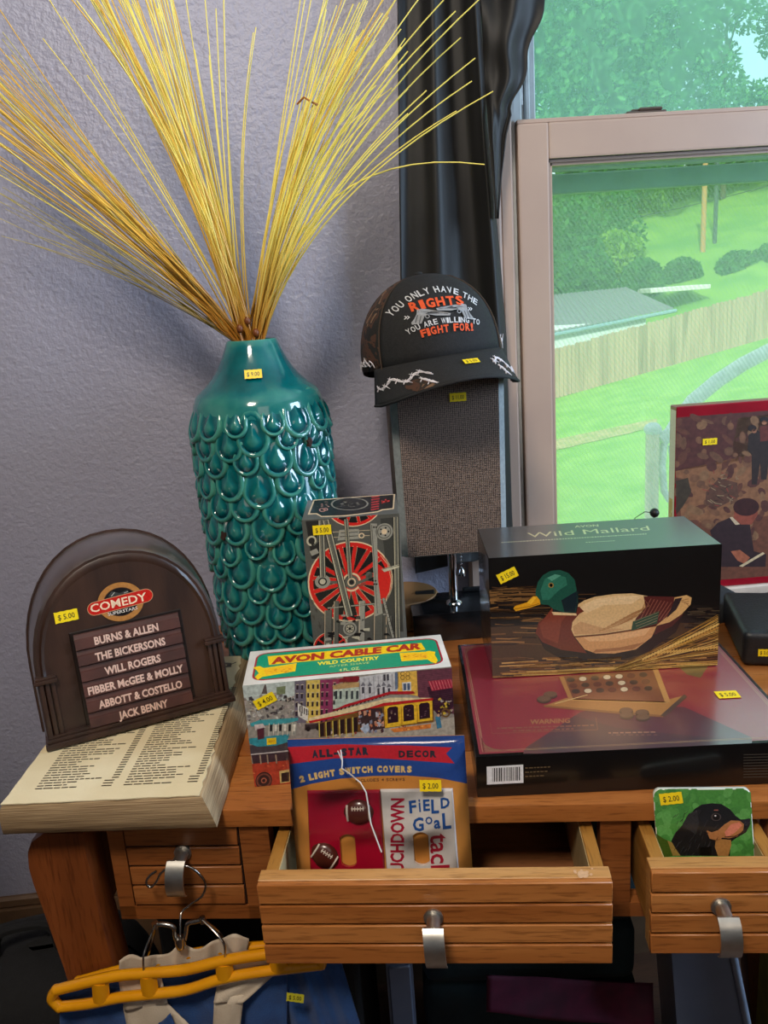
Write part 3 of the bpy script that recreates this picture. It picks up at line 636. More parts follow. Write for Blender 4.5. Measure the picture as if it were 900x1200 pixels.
bars = [('BURNS & ALLEN', (247, 405), (617, 320), (627, 390), (258, 470), (326, 440), (552, 400), (323, 418)), ('THE BICKERSONS', (258, 472), (627, 392), (637, 455), (270, 525), (332, 503), (577, 448), (329, 477)),
        ('WILL ROGERS', (272, 527), (637, 457), (650, 515), (283, 580), (366, 552), (562, 508), (363, 530)), ('FIBBER McGEE & MOLLY', (284, 583), (650, 517), (663, 570), (298, 640), (310, 630), (643, 552), (306, 606)),
        ('ABBOTT & COSTELLO', (302, 644), (663, 573), (675, 625), (312, 695), (350, 683), (640, 608), (347, 662)), ('JACK BENNY', (314, 698), (675, 628), (685, 675), (327, 760), (422, 725), (592, 678), (419, 704))]
def f5(p): return Hf(p[0] / 3., 600 + p[1] / 3.)
x0s = [f5(q)[0] for bb in bars for q in (bb[1], bb[4])]; x1s = [f5(q)[0] for bb in bars for q in (bb[2], bb[3])]
zt, zb = max(f5(bars[0][1])[1], f5(bars[0][2])[1]), min(f5(bars[5][4])[1], f5(bars[5][3])[1])
bx0, bx1 = sum(x0s) / len(x0s), sum(x1s) / len(x1s); zt = (f5(bars[0][1])[1] + f5(bars[0][2])[1]) / 2; zb = (f5(bars[5][4])[1] + f5(bars[5][3])[1]) / 2
MB().box(bx0 - .004, -.0012, zb - .003, bx1 + .004, .001, zt + .003, .0008).ob('bar_recess', m_bakd, radio)
hh = (zt - zb) / 6
for k, bb in enumerate(bars):
    z1 = zt - hh * k; z0 = z1 - hh + .0008
    b = MB(); pr = [(z1, -.0015), (z1 - .0006, -.0035), (z1 - hh * .28, -.0045), (z1 - hh * .34, -.0062), (z0 + .001, -.0075), (z0, -.006), (z0, -.001)]
    b.loft([[(bx0, y, z) for z, y in pr], [(bx1, y, z) for z, y in pr]]); o = b.ob('name_bar', m_bar, radio, 30)
    P = Print(bx1 - bx0, hh); P.bounds = False; uv = [f5(q) for q in bb[5:]]; zl = z0 + hh * .16; ll = [(uv[0][0] - bx0, zl - z0), (uv[1][0] - bx0, zl - z0), (uv[0][0] - bx0, zl - z0 + hh * .46)]
    P.text(bb[0], *ll, (214, 180, 164), 1, .034)
    P.build('lettering', INK, o, (bx0, -.0079, z0), (1, 0, 0), (0, .10, 1))
P = Print(RW, RH, Hf, (5.294, 60, 640)); P.bounds = False
gc = (410, 275)
P.ell(gc, 108, 100, (24, 20, 20), 1, n=30); P.ring(gc, 108, 146, (176, 120, 62), 2, ry=.93); P.ring(gc, 104, 109, (90, 60, 40), 3, ry=.93)
P.poly([(330, 235), (350, 200), (400, 215), (450, 195), (470, 240), (400, 262)], (60, 62, 60), 2); P.line([(350, 235), (370, 208)], 5, (170, 170, 160), 3); P.line([(430, 215), (455, 205)], 5, (170, 170, 160), 3)
def pill(P, a, c, r, col, lay):
    an = math.atan2(c[1] - a[1], c[0] - a[0]); pts = []
    for i in range(13): t = an + math.pi / 2 + math.pi * i / 12; pts.append((a[0] + r * math.cos(t), a[1] + r * math.sin(t)))
    for i in range(13): t = an - math.pi / 2 + math.pi * i / 12; pts.append((c[0] + r * math.cos(t), c[1] + r * math.sin(t)))
    P.poly(pts, col, lay)
pill(P, (248, 318), (565, 238), 48, (200, 150, 110), 4); pill(P, (248, 318), (565, 238), 44, (196, 34, 26), 5)
P.text('COMEDY', (226, 345), (578, 270), (214, 290), (244, 214, 180), 7, .015)
P.text('SUPERSTARS', (335, 372), (520, 330), (331, 350), (216, 206, 196), 6, .01)
P.build('emblem', INK_GLOSS, radio, (0, -.0012, 0), (1, 0, 0), (0, 0, 1))
u, v = Hf(73, 708.5); price_tag(radio, (u, -.0012, v), (1, 0, 0), (0, 0, 1), '$ 5.00', .0235, .0125)

P = Print(.02, .016); P.bounds = False; rr = random.Random(6)
for k in range(30): P.ell((.01 + rr.gauss(0, .003), .008 + rr.gauss(0, .0022)), rr.uniform(.001, .0028), rr.uniform(.0008, .0018), (206, 164, 126), 1 + k * .05, rr.random() * 3, 9)
o = P.build('paint_smudge', INK, [c for c in desk.children if c.name == 'drawer'][0], (.197, -.0705, .7222), (1, 0, 0), (0, 1, 0)); o['kind'] = 'stuff'
# ------------------------------------------------------------------ teal vase with teardrop scales
def glaze(name, c1, c2, c3):
    m, N, Lk, p = new_mat(name); tc = N.new('ShaderNodeTexCoord'); nz = N.new('ShaderNodeTexNoise'); nz.inputs['Scale'].default_value = 28; nz.inputs['Detail'].default_value = 5
    oi = N.new('ShaderNodeObjectInfo'); ad = N.new('ShaderNodeVectorMath'); Lk.new(tc.outputs['Object'], ad.inputs[0]); Lk.new(oi.outputs['Random'], ad.inputs[1]); Lk.new(ad.outputs[0], nz.inputs['Vector'])
    geo = N.new('ShaderNodeNewGeometry'); mr = N.new('ShaderNodeMapRange'); mr.inputs[1].default_value = .44; mr.inputs[2].default_value = .58
    Lk.new(geo.outputs['Pointiness'], mr.inputs[0])
    mt = N.new('ShaderNodeMath'); mt.operation = 'ADD'; m2 = N.new('ShaderNodeMath'); m2.operation = 'MULTIPLY'; m2.inputs[1].default_value = .45; Lk.new(nz.outputs[0], m2.inputs[0])
    m3 = N.new('ShaderNodeMath'); m3.operation = 'MULTIPLY'; m3.inputs[1].default_value = .55; Lk.new(mr.outputs[0], m3.inputs[0]); Lk.new(m2.outputs[0], mt.inputs[0]); Lk.new(m3.outputs[0], mt.inputs[1])
    rp = N.new('ShaderNodeValToRGB'); e = rp.color_ramp.elements; e[0].position = .25; e[0].color = lin(c1); e[1].position = .80; e[1].color = lin(c3); k = e.new(.48); k.color = lin(c2)
    Lk.new(mt.outputs[0], rp.inputs[0]); Lk.new(rp.outputs[0], p.inputs['Base Color']); p.inputs['Roughness'].default_value = .12; p.inputs['Coat Weight'].default_value = .6; p.inputs['Coat Roughness'].default_value = .04; return m
m_teal = glaze('teal_glaze', (0, 52, 62), (2, 98, 102), (74, 150, 132))
VX, VY = -.083, 1.062
vase = thing('scaled_vase', 'tall glossy teal vase covered in teardrop scales, standing before the wall', 'vase', (VX, VY, DT + .0004))
prof = [(.0, .0), (.066, .0), (.0685, .004), (.0715, .04), (.0765, .08), (.0795, .12), (.0832, .19), (.0855, .24), (.0862, .31), (.0850, .345), (.0825, .365), (.0775, .377), (.066, .386), (.056, .396), (.047, .408), (.0395, .422), (.0345, .434), (.0318, .441), (.0305, .4425), (.0285, .4415), (.0280, .437), (.031, .428), (.036, .41), (.04, .39), (.03, .37), (0, .36)]
b = MB().lathe(prof, 56, cap=False); b.ob('body', m_teal, vase, 60)
def vr(z):
    pts = [p for p in prof[1:14]]
    for (r0, z0), (r1, z1) in zip(pts[:-1], pts[1:]):
        if z0 <= z <= z1: return r0 + (r1 - r0) * (z - z0) / (z1 - z0 + 1e-9)
    return pts[-1][0]
def scale_mesh():
    rings = [(1.0, -.0035), (.99, .0018), (.90, .0040), (.80, .0041), (.71, .0029), (.60, .0024), (.42, .0036), (.26, .0052), (.0, .0062)]; n = 18; V = []
    for ri, (s, d) in enumerate(rings):
        for k in range(n):
            a = 2 * math.pi * k / n; x = math.sin(a) * .5; y = -math.cos(a) * .5
            top = max(0, y) * 2
            if ri >= 5: x *= (1 - .75 * top); y = y * (1.5 if y > 0 else 1.0) - .05
            else: x *= 1.0 - .10 * top; y *= (1.55 if y > 0 else 1.0)
            dd = (d - .003 * top) if ri < 1 else (d * (1 - .6 * top) - .0035 * top * top if ri < 5 else d - .0008)
            V.append((x * s, -dd, y * s if ri < 5 else y * s - .02))
    b = MB(); b.v = V; m = len(rings)
    b.f = [(i * n + k, i * n + (k + 1) % n, (i + 1) * n + (k + 1) % n, (i + 1) * n + k) for i in range(m - 1) for k in range(n)]
    return b
sm = scale_mesh(); rr = random.Random(21); base_me = []
for w, hgt in ((.039, .040), (.034, .036), (.042, .046), (.031, .033)):
    q = MB(); q.v = [(x * w, y, z * hgt + x * 0) for x, y, z in sm.v]; q.v = [(x, y + (x * x) / (2 * .086), z) for x, y, z in q.v]; q.f = sm.f
    me = q.mesh('scale', 50); me.materials.append(m_teal); base_me.append(me)
row = 0; z = .356
while z > .012:
    r = vr(z) ; n = 14
    for k in range(n):
        a = 2 * math.pi * (k + (row % 2) * .5 + rr.uniform(-.12, .12)) / n; zz = z + rr.uniform(-.007, .007)
        zz = min(zz, .351)
        if row == 0: zz = .350 + rr.uniform(-.003, .002)
        rad = vr(zz); me = base_me[rr.choice((0, 0, 1, 2, 2, 3))]
        o = bpy.data.objects.new('scale', me); COL.objects.link(o); o.parent = vase
        o.location = ((rad + .0008) * math.cos(a), (rad + .0008) * math.sin(a), zz - .004)
        slope = math.atan2(vr(min(.37, zz + .01)) - vr(zz - .01), .02)
        o.rotation_euler = Matrix.Rotation(a + math.pi / 2, 3, 'Z').to_euler()
        o.rotation_euler = (Matrix.Rotation(a + math.pi / 2, 3, 'Z') @ Matrix.Rotation(-slope * .5 - .05 - (.24 if row == 0 else 0), 3, 'X')).to_euler()
    z -= .0275; row += 1
m_chip = pbr('bare_clay_chip', (52, 26, 18), .8)
for px, py, s in ((363, 518, 1), (262, 628, 1.2)):
    dirn = Vector(_ray(px, py)).normalized(); c = Vector((0, 0, CH)); tt = 0
    for i in range(3000):
        p = c + dirn * (i * .0005)
        if math.hypot(p.x - VX, p.y - VY) < vr(p.z - DT) + .0058: break
    nn = Vector((p.x - VX, p.y - VY, 0)).normalized(); t = Vector((-nn.y, nn.x, 0)); b = MB(); pts = []
    for k in range(9): a = 2 * math.pi * k / 9; rad = .0055 * s * rr.uniform(.5, 1.1); pts.append(p + t * math.cos(a) * rad * .8 + Vector((0, 0, 1)) * math.sin(a) * rad * 1.3 - Vector(vase.location))
    b.loft([[tuple(q + nn * .0012) for q in pts], [tuple(q - nn * .004) for q in pts]]); o = b.ob('chip', m_chip, vase); o['label'] = 'dark chipped spot'
c = at(297, 438, VY - .052); price_tag(vase, c - Vector(vase.location) + Vector((0, -.004, .0)), (1, 0, 0), (0, .42, 1), '$ 9.00', .021, .0115)

# ------------------------------------------------------------------ dried grass
def strawmat(name, c0, c1, tr=.15):
    m, N, Lk, p = new_mat(name); at_ = N.new('ShaderNodeAttribute'); at_.attribute_name = 'along'
    rp = N.new('ShaderNodeValToRGB'); rp.color_ramp.elements[0].position = .05; rp.color_ramp.elements[1].position = .6; rp.color_ramp.elements[0].color = lin(c0); rp.color_ramp.elements[1].color = lin(c1)
    Lk.new(at_.outputs['Fac'], rp.inputs[0]); Lk.new(rp.outputs[0], p.inputs['Base Color']); p.inputs['Roughness'].default_value = .45; return m
m_st = [strawmat('straw_bright', (170, 104, 26), (252, 234, 116)), strawmat('straw_gold', (150, 88, 20), (236, 192, 80)), strawmat('straw_pale', (140, 112, 50), (206, 196, 112))]
bq = thing('dried_grass_bouquet', 'spray of long dried yellow grass stems fanning out of the teal vase', 'dried grass', (VX, VY, DT + .30)); bo2 = Vector(bq.location)
rr = random.Random(4); nst = 0
def stem(px0, ctl, tip, ytip, r=.00085, mat=0):
    global nst
    base = Vector((VX + rr.uniform(-.008, .008), VY + rr.uniform(-.01, .01), DT + .31)); neck = at(px0, 400, VY + rr.uniform(-.018, .012))
    off = Vector((neck.x - VX, neck.y - VY, 0)); 
    if off.length > .0235: neck -= off * (1 - .0235 / off.length)
    nk = 14; pts = [base]; 
    for i in range(nk + 1):
        t = i / nk; a0, a1, a2 = (1 - t) ** 2, 2 * t * (1 - t), t * t
        x = px0 * a0 + ctl[0] * a1 + tip[0] * a2; y = 398 * a0 + ctl[1] * a1 + tip[1] * a2
        Y = VY + (ytip - VY) * t + (neck.y - VY) * (1 - t); p = at(x, y, Y)
        if i == 0: p = neck
        pts.append(p - Vector((0, 0, 0)))
    pts = [p - bo2 for p in pts]; n = len(pts); b = MB(); b.tube(pts, [r * (1.25 - .55 * i / n) for i in range(n)], 4, up=(0, 1, 0))
    me = b.mesh('stem', 80, weld=False); at_ = me.attributes.new('along', 'FLOAT', 'POINT'); 
    Z0 = min(p.z for p in pts); L_ = [min(1, max(0, (v.co.z - .12) / .28)) for v in me.vertices]; at_.data.foreach_set('value', L_)
    mesh_ob('stem', me, m_st[mat], bq); nst += 1
U_ = rr.uniform
for i in range(56):                                    # thick left sheaf, off the frame
    t = i / 61; ty = 15 + 150 * t + U_(-14, 14); stem(268 + U_(0, 20), (205 + U_(-22, 14), 285 + 30 * t + U_(-18, 18)), (U_(-110, 20), ty - 40 * 0), 1.06 + U_(-.05, .12), U_(.0006, .0010), rr.choice((1, 1, 2, 0, 1)))
for i in range(14): stem(266 + U_(0, 12), (190 + U_(-20, 10), 330 + U_(-10, 20)), (U_(-60, 70), U_(190, 290)), 1.12 + U_(-.03, .06), .0005, 2)
for i in range(58):                                    # centre left sheaf
    stem(278 + U_(0, 20), (246 + U_(-16, 12), 215 + U_(-30, 40)), (U_(80, 200), U_(-60, 10)), 1.02 + U_(-.05, .1), U_(.0007, .0010), rr.choice((0, 0, 1)))
for tip in ((50, 45), (75, 20), (58, 0), (102, 88), (190, 60), (228, 58), (245, 65), (253, 10), (262, -20), (238, -30), (218, 0), (200, -10), (185, 10), (160, 0), (262, 0), (228, 120)): stem(284 + U_(-6, 10), (262 + (tip[0] - 250) * .3, 240 + U_(-20, 20)), tip, 1.0 + U_(-.02, .1), .0008, 0)
for tip in ((297, 38), (300, 32), (358, -5), (370, -30), (352, 0)): stem(292 + U_(-4, 6), ((tip[0] - 296) * .3 + 292 + (-22 if tip[0] < 310 else 10), 215), tip, 1.02 + U_(-.04, .06), .0008, 0)
for i in range(52):                                    # right sheaf
    tx = U_(380, 470); stem(293 + U_(0, 16), (326 + U_(-14, 22), 205 + U_(-20, 25)), (tx, U_(-30, 60) if rr.random() < .6 else U_(40, 130)), 1.0 + U_(-.05, .1), U_(.0007, .001), rr.choice((0, 0, 0, 1)))
for tip in ((565, -4), (534, 13), (540, 44), (557, 68), (553, 95), (578, 107), (535, 130), (475, 45), (472, 75), (478, 104), (500, 106), (478, 133), (470, 34), (455, 20), (520, 0), (505, -20), (478, 60), (470, 55)):
    stem(297 + U_(-2, 12), (345 + U_(-8, 16) + (tip[1] > 60) * 14, 190 + tip[1] * .35 + U_(-10, 10) - (tip[0] < 500) * 10), tip, 1.0 + U_(-.05, .06), .0009, 0)
stem(303, (352, 165), (568, 193), 1.0, .001, 0)
for px, py in ((290, 376), (281, 385), (300, 390)): 
    p = at(px, py, VY - .02) - bo2; MB().sphere(p, .0042, 8, 6, (1, 1, 1.3)).ob('seed_pod', pbr('seed_brown', (120, 62, 20), .5), bq, 60)
p = [at(348, 122, .99), at(356, 114, .985), at(364, 119, .985), (at(373, 123, .99))]; MB().tube([q - bo2 for q in p], .0012, 5).ob('tie', m_st[0], bq)

# ------------------------------------------------------------------ black curtain
def satin(name, c, c2):
    m = pbr(name, c, .55, col2=c2, ns=8, sheen=.1, stretch=(1, 1, .15), bump=.25, bs=60, spec=.35); return m
m_cur = satin('black_satin', (11, 12, 14), (18, 18, 19))
cur = thing('curtain', 'long black satin curtain hanging between the grey wall and the window', 'curtain', at(520, -60, 1.225))
co = Vector(cur.location)
def lerpt(tab, y):
    for (y0, x0), (y1, x1) in zip(tab[:-1], tab[1:]):
        if y <= y1: return x0 + (x1 - x0) * (y - y0) / (y1 - y0)
    return tab[-1][1]
Lx = [(-200, 466), (0, 467), (330, 470), (440, 476), (600, 483), (672, 487)]; Rx = [(-200, 552), (0, 563), (150, 573), (300, 586), (400, 594), (600, 600), (672, 604)]
def cf(u, v):
    y = -200 + 872 * v; x0, x1 = lerpt(Lx, y), lerpt(Rx, y); yy = min(y, 672 - 26 * u * (1 if y > 600 else 0)); 
    d = .009 * math.sin(u * 11 + .8 * v) + .0018 * math.sin(u * 24 + 2 * v) + .005 * math.sin(u * 5 - v * 3); d *= 1 + .3 * math.sin(v * 5)
    edge = .012 * (u > .93) * (u - .93) / .07
    return at(x0 + (x1 - x0) * u, yy, 1.222 + d + edge) - co
b = MB().grid(cf, 90, 60); o = b.ob('panel', m_cur, cur, 80); md = o.modifiers.new('thick', 'SOLIDIFY'); md.thickness = .002
R2 = [(-200, 690), (-60, 660), (5, 637), (40, 627), (70, 618), (100, 611), (120, 602), (160, 592), (205, 587), (256, 583)]; L2 = [(-200, 540), (0, 563), (100, 568), (256, 581)]
def cf2(u, v):
    y = -200 + 456 * v; x0, x1 = lerpt(L2, y), lerpt(R2, y); x1 += 3 * math.sin(y * .09) * (y > -20) * (y < 130)
    d = (.012 * math.sin(u * 6 + 3 * v + .6 * math.sin(y * .05)) + .004 * math.sin(u * 13 - 5 * v)) * (1 - v * .6) + .006 * math.sin(y * .08 + u * 3) * u * (1 - v)
    return at(x0 + (x1 - x0) * u, y, 1.207 + d) - co
b = MB().grid(cf2, 50, 60); o = b.ob('gathered_edge', m_cur, cur, 80); md = o.modifiers.new('thick', 'SOLIDIFY'); md.thickness = .002

# ------------------------------------------------------------------ table lamp with tapered woven shade
def weave(name):
    m, N, Lk, p = new_mat(name); tc = N.new('ShaderNodeTexCoord')
    a = []
    for ax, sc in (('X', 120), ('Z', 130)):
        w = N.new('ShaderNodeTexWave'); w.bands_direction = ax; w.inputs['Scale'].default_value = sc; w.inputs['Distortion'].default_value = 1.2; w.inputs['Detail'].default_value = 2; Lk.new(tc.outputs['Object'], w.inputs[0]); a.append(w)
    mx = N.new('ShaderNodeMath'); mx.operation = 'MULTIPLY'; Lk.new(a[0].outputs[1], mx.inputs[0]); Lk.new(a[1].outputs[1], mx.inputs[1])
    nz = N.new('ShaderNodeTexNoise'); nz.inputs['Scale'].default_value = 420; nz.inputs['Detail'].default_value = 2; Lk.new(tc.outputs['Object'], nz.inputs['Vector'])
    ad = N.new('ShaderNodeMath'); ad.operation = 'ADD'; Lk.new(mx.outputs[0], ad.inputs[0]); Lk.new(nz.outputs[0], ad.inputs[1])
    rp = N.new('ShaderNodeValToRGB'); rp.color_ramp.elements[0].position = .42; rp.color_ramp.elements[1].position = 1.0; rp.color_ramp.elements[0].color = lin((40, 30, 26)); rp.color_ramp.elements[1].color = lin((138, 116, 102))
    Lk.new(ad.outputs[0], rp.inputs[0]); Lk.new(rp.outputs[0], p.inputs['Base Color']); p.inputs['Roughness'].default_value = .8
    bp = N.new('ShaderNodeBump'); bp.inputs['Strength'].default_value = .5; bp.inputs['Distance'].default_value = .0008; Lk.new(mx.outputs[0], bp.inputs['Height']); Lk.new(bp.outputs[0], p.inputs['Normal']); return m
LX, LY = .163, 1.118
lampo = thing('table_lamp', 'table lamp with a tapering brown woven shade, chrome stem and black square base', 'lamp', (LX, LY, DT), -.03)
zt_, zb_ = 1.135 - DT, .8905 - DT
def shp(hw, hd, ch): return [(-hw + ch, -hd), (hw - ch, -hd), (hw, -hd + ch), (hw, hd - ch), (hw - ch, hd), (-hw + ch, hd), (-hw, hd - ch), (-hw, -hd + ch)]
ta, tb = shp(.0755, .068, .009), shp(.0725, .066, .0085)
m_sh = weave('woven_shade'); m_shs = pbr('pale_shade_edge', (150, 156, 158), .8, ns=200)
b = MB(); T_ = lambda i: (ta[i][0], ta[i][1], zt_); B_ = lambda i: (tb[i][0], tb[i][1], zb_)
for i in (0, 2, 4, 6): b.add([B_(i), B_((i + 1) % 8), T_((i + 1) % 8), T_(i)], [(0, 1, 2, 3)])
sd = b.ob('shade', m_sh, lampo); sd['label'] = 'brown woven fabric shade'; md = sd.modifiers.new('t', 'SOLIDIFY'); md.thickness = .0015
b = MB()
for i in (1, 3, 5, 7):
    b = MB().add([B_(i), B_((i + 1) % 8), T_((i + 1) % 8), T_(i)], [(0, 1, 2, 3)]); o = b.ob('corner_band', m_shs, sd); md = o.modifiers.new('t', 'SOLIDIFY'); md.thickness = .0015
b = MB()
for zz, rg_ in ((zt_, ta), (zb_, tb)): b.tube([(x, y, zz) for x, y in rg_] + [(rg_[0][0], rg_[0][1], zz)], .0012, 5)
b.tube([(-.07, 0, zt_ - .02), (.07, 0, zt_ - .02)], .0014, 5); b.tube([(0, -.06, zt_ - .02), (0, .06, zt_ - .02)], .0014, 5); b.ob('shade_frame', m_shs, sd)
m_chr = pbr('chrome', (200, 200, 204), .08, 1); m_blk = pbr('black_lacquer', (14, 14, 16), .12, col2=(30, 32, 36), ns=22, coat=.5)
MB().box(-.0615, -.038, 0, .0615, .049, .043, .003, 2).ob('base', m_blk, lampo, 40)
b = MB(); b.lathe([(.012, .0432), (.011, .046), (.0062, .049), (.0062, .33), (.009, .331), (.009, .345)], 20, (.003, 0, 0)); b.ob('stem', m_chr, lampo, 40)
b = MB(); 
for k in range(17): b.sphere((.0165, .002, .185 - k * .0056), .0017, 6, 4)
b.tube([(.0165, .002, .185), (.0165, .002, .095)], .0005, 4); b.ob('pull_chain', m_chr, lampo, 60)
b = MB(); b.lathe([(.001, .096), (.004, .093), (.0055, .086), (.0058, .084), (.002, .082)], 12, (.0165, .002, 0)); b.ob('chain_bell', m_chr, lampo, 40)
b = MB(); b.lathe([(.017, .345), (.017, .375), (.026, .39), (.029, .41)], 16, (0, 0, -.03)); b.ob('bulb_socket', m_blk, lampo, 40)
m_rub = pbr('black_rubber', (18, 18, 20), .5)
for x0 in (-.05, .022): MB().box(x0, .040, .0432, x0 + .029, .047, .049, .001).ob('base_clip', m_rub, lampo)
c = lampo.matrix_world
price_tag(sd, (.013, -.0703, .352 - 0), (1, 0, 0), (0, .0, 1), '$ 11.00', .0215, .0115, rot=0)
# round tan lid lying behind the lamp base
b = MB(); b.lathe([(0, 0), (.05, 0), (.054, .004), (.054, .038), (.050, .044), (0, .046)], 36, cap=False); o = b.ob('wooden_lid', pbr('tan_wood_lid', (150, 112, 70), .5, col2=(132, 96, 58), ns=10), None, 40)
o.location = (.098, 1.176, DT + .0003); tag(o, 'round tan wooden lid lying behind the black lamp base', 'lid')

# ------------------------------------------------------------------ black embroidered cap on the shade
m_capb = pbr('black_twill', (22, 22, 24), .85, col2=(30, 30, 32), ns=300, bump=.3, bs=900)
def camo(name):
    m, N, Lk, p = new_mat(name); tc = N.new('ShaderNodeTexCoord'); nz = N.new('ShaderNodeTexNoise'); nz.inputs['Scale'].default_value = 34; nz.inputs['Detail'].default_value = 5; nz.inputs['Distortion'].default_value = 1.2
    Lk.new(tc.outputs['Object'], nz.inputs['Vector']); rp = N.new('ShaderNodeValToRGB'); rp.color_ramp.interpolation = 'CONSTANT'; e = rp.color_ramp.elements; e[0].position = 0; e[0].color = lin((24, 22, 20)); e[1].position = .62; e[1].color = lin((120, 92, 70))
    for pos, c in ((.46, (74, 46, 32)), (.55, (40, 32, 26)), (.70, (96, 58, 38))): k = e.new(pos); k.color = lin(c)
    Lk.new(nz.outputs[0], rp.inputs[0]); Lk.new(rp.outputs[0], p.inputs['Base Color']); p.inputs['Roughness'].default_value = .85; return m
m_camo = camo('camouflage_cloth')
CA, CB, CHh = .093, .102, .112
CM = Matrix.Translation((.149, 1.10, 1.147)) @ Matrix.Rotation(math.radians(6), 4, 'Z') @ Matrix.Rotation(math.radians(-5), 4, 'Y') @ Matrix.Rotation(math.radians(-4), 4, 'X')
cap = thing('baseball_cap', 'black camouflage-sided cap with barbed wire embroidery perched on the lamp shade', 'cap', mat=CM)
def crown(th, z, off=0.0):
    K = max(0, 1 - (z / CHh) ** 2.5); k = math.sqrt(K); front = .004 * math.exp(-((z - .06) / .05) ** 2) * max(0, math.cos(th))
    x = (CA * k + off) * math.sin(th); y = -(CB * k + off + front) * math.cos(th); return (x, y, z)
def crown_part(th0, th1, n, name, mat, off=0):
    b = MB(); zs = [CHh * math.sin(math.pi / 2 * j / 14) ** .9 for j in range(15)]
    def fn(u, v):
        th = th0 + (th1 - th0) * u; j = v * 14; zz = zs[int(round(j))]; x, y, z_ = crown(th, zz, off); 
        sw = .0 ; return (x, y, z_ - .018 * (1 - v) * max(0, -math.cos(th)) )
    b.grid(fn, n, 14); o = b.ob(name, mat, cap, 60); md = o.modifiers.new('t', 'SOLIDIFY'); md.thickness = .0015; return o
r_ = math.radians
fp = crown_part(r_(-56), r_(56), 24, 'front_panel', m_capb, .0006); fp['label'] = 'black embroidered front panel'
for a0, a1 in ((56, 118), (118, 180), (180, 242), (242, 304)): crown_part(r_(a0), r_(a1), 12, 'crown_panel', m_camo if a0 in (56, 242) else m_capb)
b = MB(); 
for a in (-56, 56, 118, 180, 242): b.tube([tuple(Vector(crown(r_(a), CHh * s / 12, .0014))) for s in range(0, 13)], .0011, 5)
b.ob('seam', pbr('seam_brown', (66, 52, 42), .9), cap, 60)
MB().sphere((0, 0, CHh + .001), .006, 12, 6, (1, 1, .5)).ob('top_button', m_capb, cap, 60)
def brim(s, t, up=0.0):                               # s -1..1 across, t 0..1 outwards
    th = s * r_(66); x0, y0, _ = crown(th, 0, .001); L = .060 * (math.cos(s * 1.32) ** .75 if abs(s) < 1 else 0) + .004
    x = x0 * (1 + .08 * t); y = y0 - L * t
    z_ = -.022 * t * (1 - .25 * s * s) - .024 * (x / .09) ** 2 * (t ** .8) + .006 * (1 - t) * math.cos(s * 1.2)
    return (x, y, z_ + up)
b = MB(); nu, nv = 40, 10
b.v = [brim(-1 + 2 * i / nu, j / nv) for j in range(nv + 1) for i in range(nu + 1)]; b.f = [(j * (nu + 1) + i, j * (nu + 1) + i + 1, (j + 1) * (nu + 1) + i + 1, (j + 1) * (nu + 1) + i) for j in range(nv) for i in range(nu)]
br = b.ob('brim', m_capb, cap, 60); md = br.modifiers.new('t', 'SOLIDIFY'); md.thickness = .0028; md.offset = -1
b = MB(); b.tube([brim(-1 + 2 * i / 40, 1, -.001) for i in range(41)], .0017, 6); b.ob('brim_edge', m_capb, br, 60)
# embroidery
Ci = CM.inverted(); nF_ = CM.to_3x3() @ Vector((0, -1, 0)); pF_ = CM @ Vector((0, -CB * .93, .05))
def capm(x, y): q = Ci @ onplane(x, y, pF_, nF_); return (q.x, q.z)
def csurf(u, v, l):
    z_ = max(.002, min(v, CHh * .97)); K = math.sqrt(max(.001, 1 - (z_ / CHh) ** 2.5)); s = max(-.98, min(.98, u / (CA * K))); th = math.asin(s)
    x, y, zz = crown(th, z_, .0026 + l * 3); return (u, y, zz)
P = Print(1, 1, capm, (5, 430, 330)); P.bounds = False
def arc_text(P, t, pts, hgt, col, lay=1, bold=.02, wfac=.8):
    ln = [0]; 
    for a, c in zip(pts[:-1], pts[1:]): ln.append(ln[-1] + math.hypot(c[0] - a[0], c[1] - a[1]))
    wd = [(.55 if ch in 'I !' else 1.15 if ch in 'WM' else 1) for ch in t]; tot = sum(wd); pos = 0
    def pt(d):
        for k in range(len(ln) - 1):
            if d <= ln[k + 1] or k == len(ln) - 2:
                f = (d - ln[k]) / (ln[k + 1] - ln[k]); a, c = pts[k], pts[k + 1]; return (a[0] + (c[0] - a[0]) * f, a[1] + (c[1] - a[1]) * f)
    for ch, w in zip(t, wd):
        d0 = ln[-1] * (pos + .08 * w) / tot; d1 = ln[-1] * (pos + .92 * w) / tot; pos += w
        if ch == ' ': continue
        a, c = pt(d0), pt(d1); dx, dy = c[0] - a[0], c[1] - a[1]; L = math.hypot(dx, dy)
        nx, ny = dy / L, -dx / L; P.text(ch, a, c, (a[0] + nx * hgt, a[1] + ny * hgt), col, lay, bold)
Wt, Og = (205, 206, 210), (226, 84, 34)
arc_text(P, 'YOU ONLY HAVE THE', [(165, 200), (230, 140), (300, 90), (380, 62), (450, 52), (520, 62), (590, 88), (668, 134)], 40, Wt)
arc_text(P, 'RIGHTS', [(266, 172), (350, 152), (460, 136), (582, 130)], 52, Og, bold=.04)
arc_text(P, 'YOU ARE WILLING TO', [(243, 312), (310, 276), (400, 250), (500, 240), (600, 242), (668, 252)], 32, Wt)
arc_text(P, 'FIGHT FOR!', [(315, 328), (400, 304), (500, 290), (622, 286)], 42, Og, bold=.04)
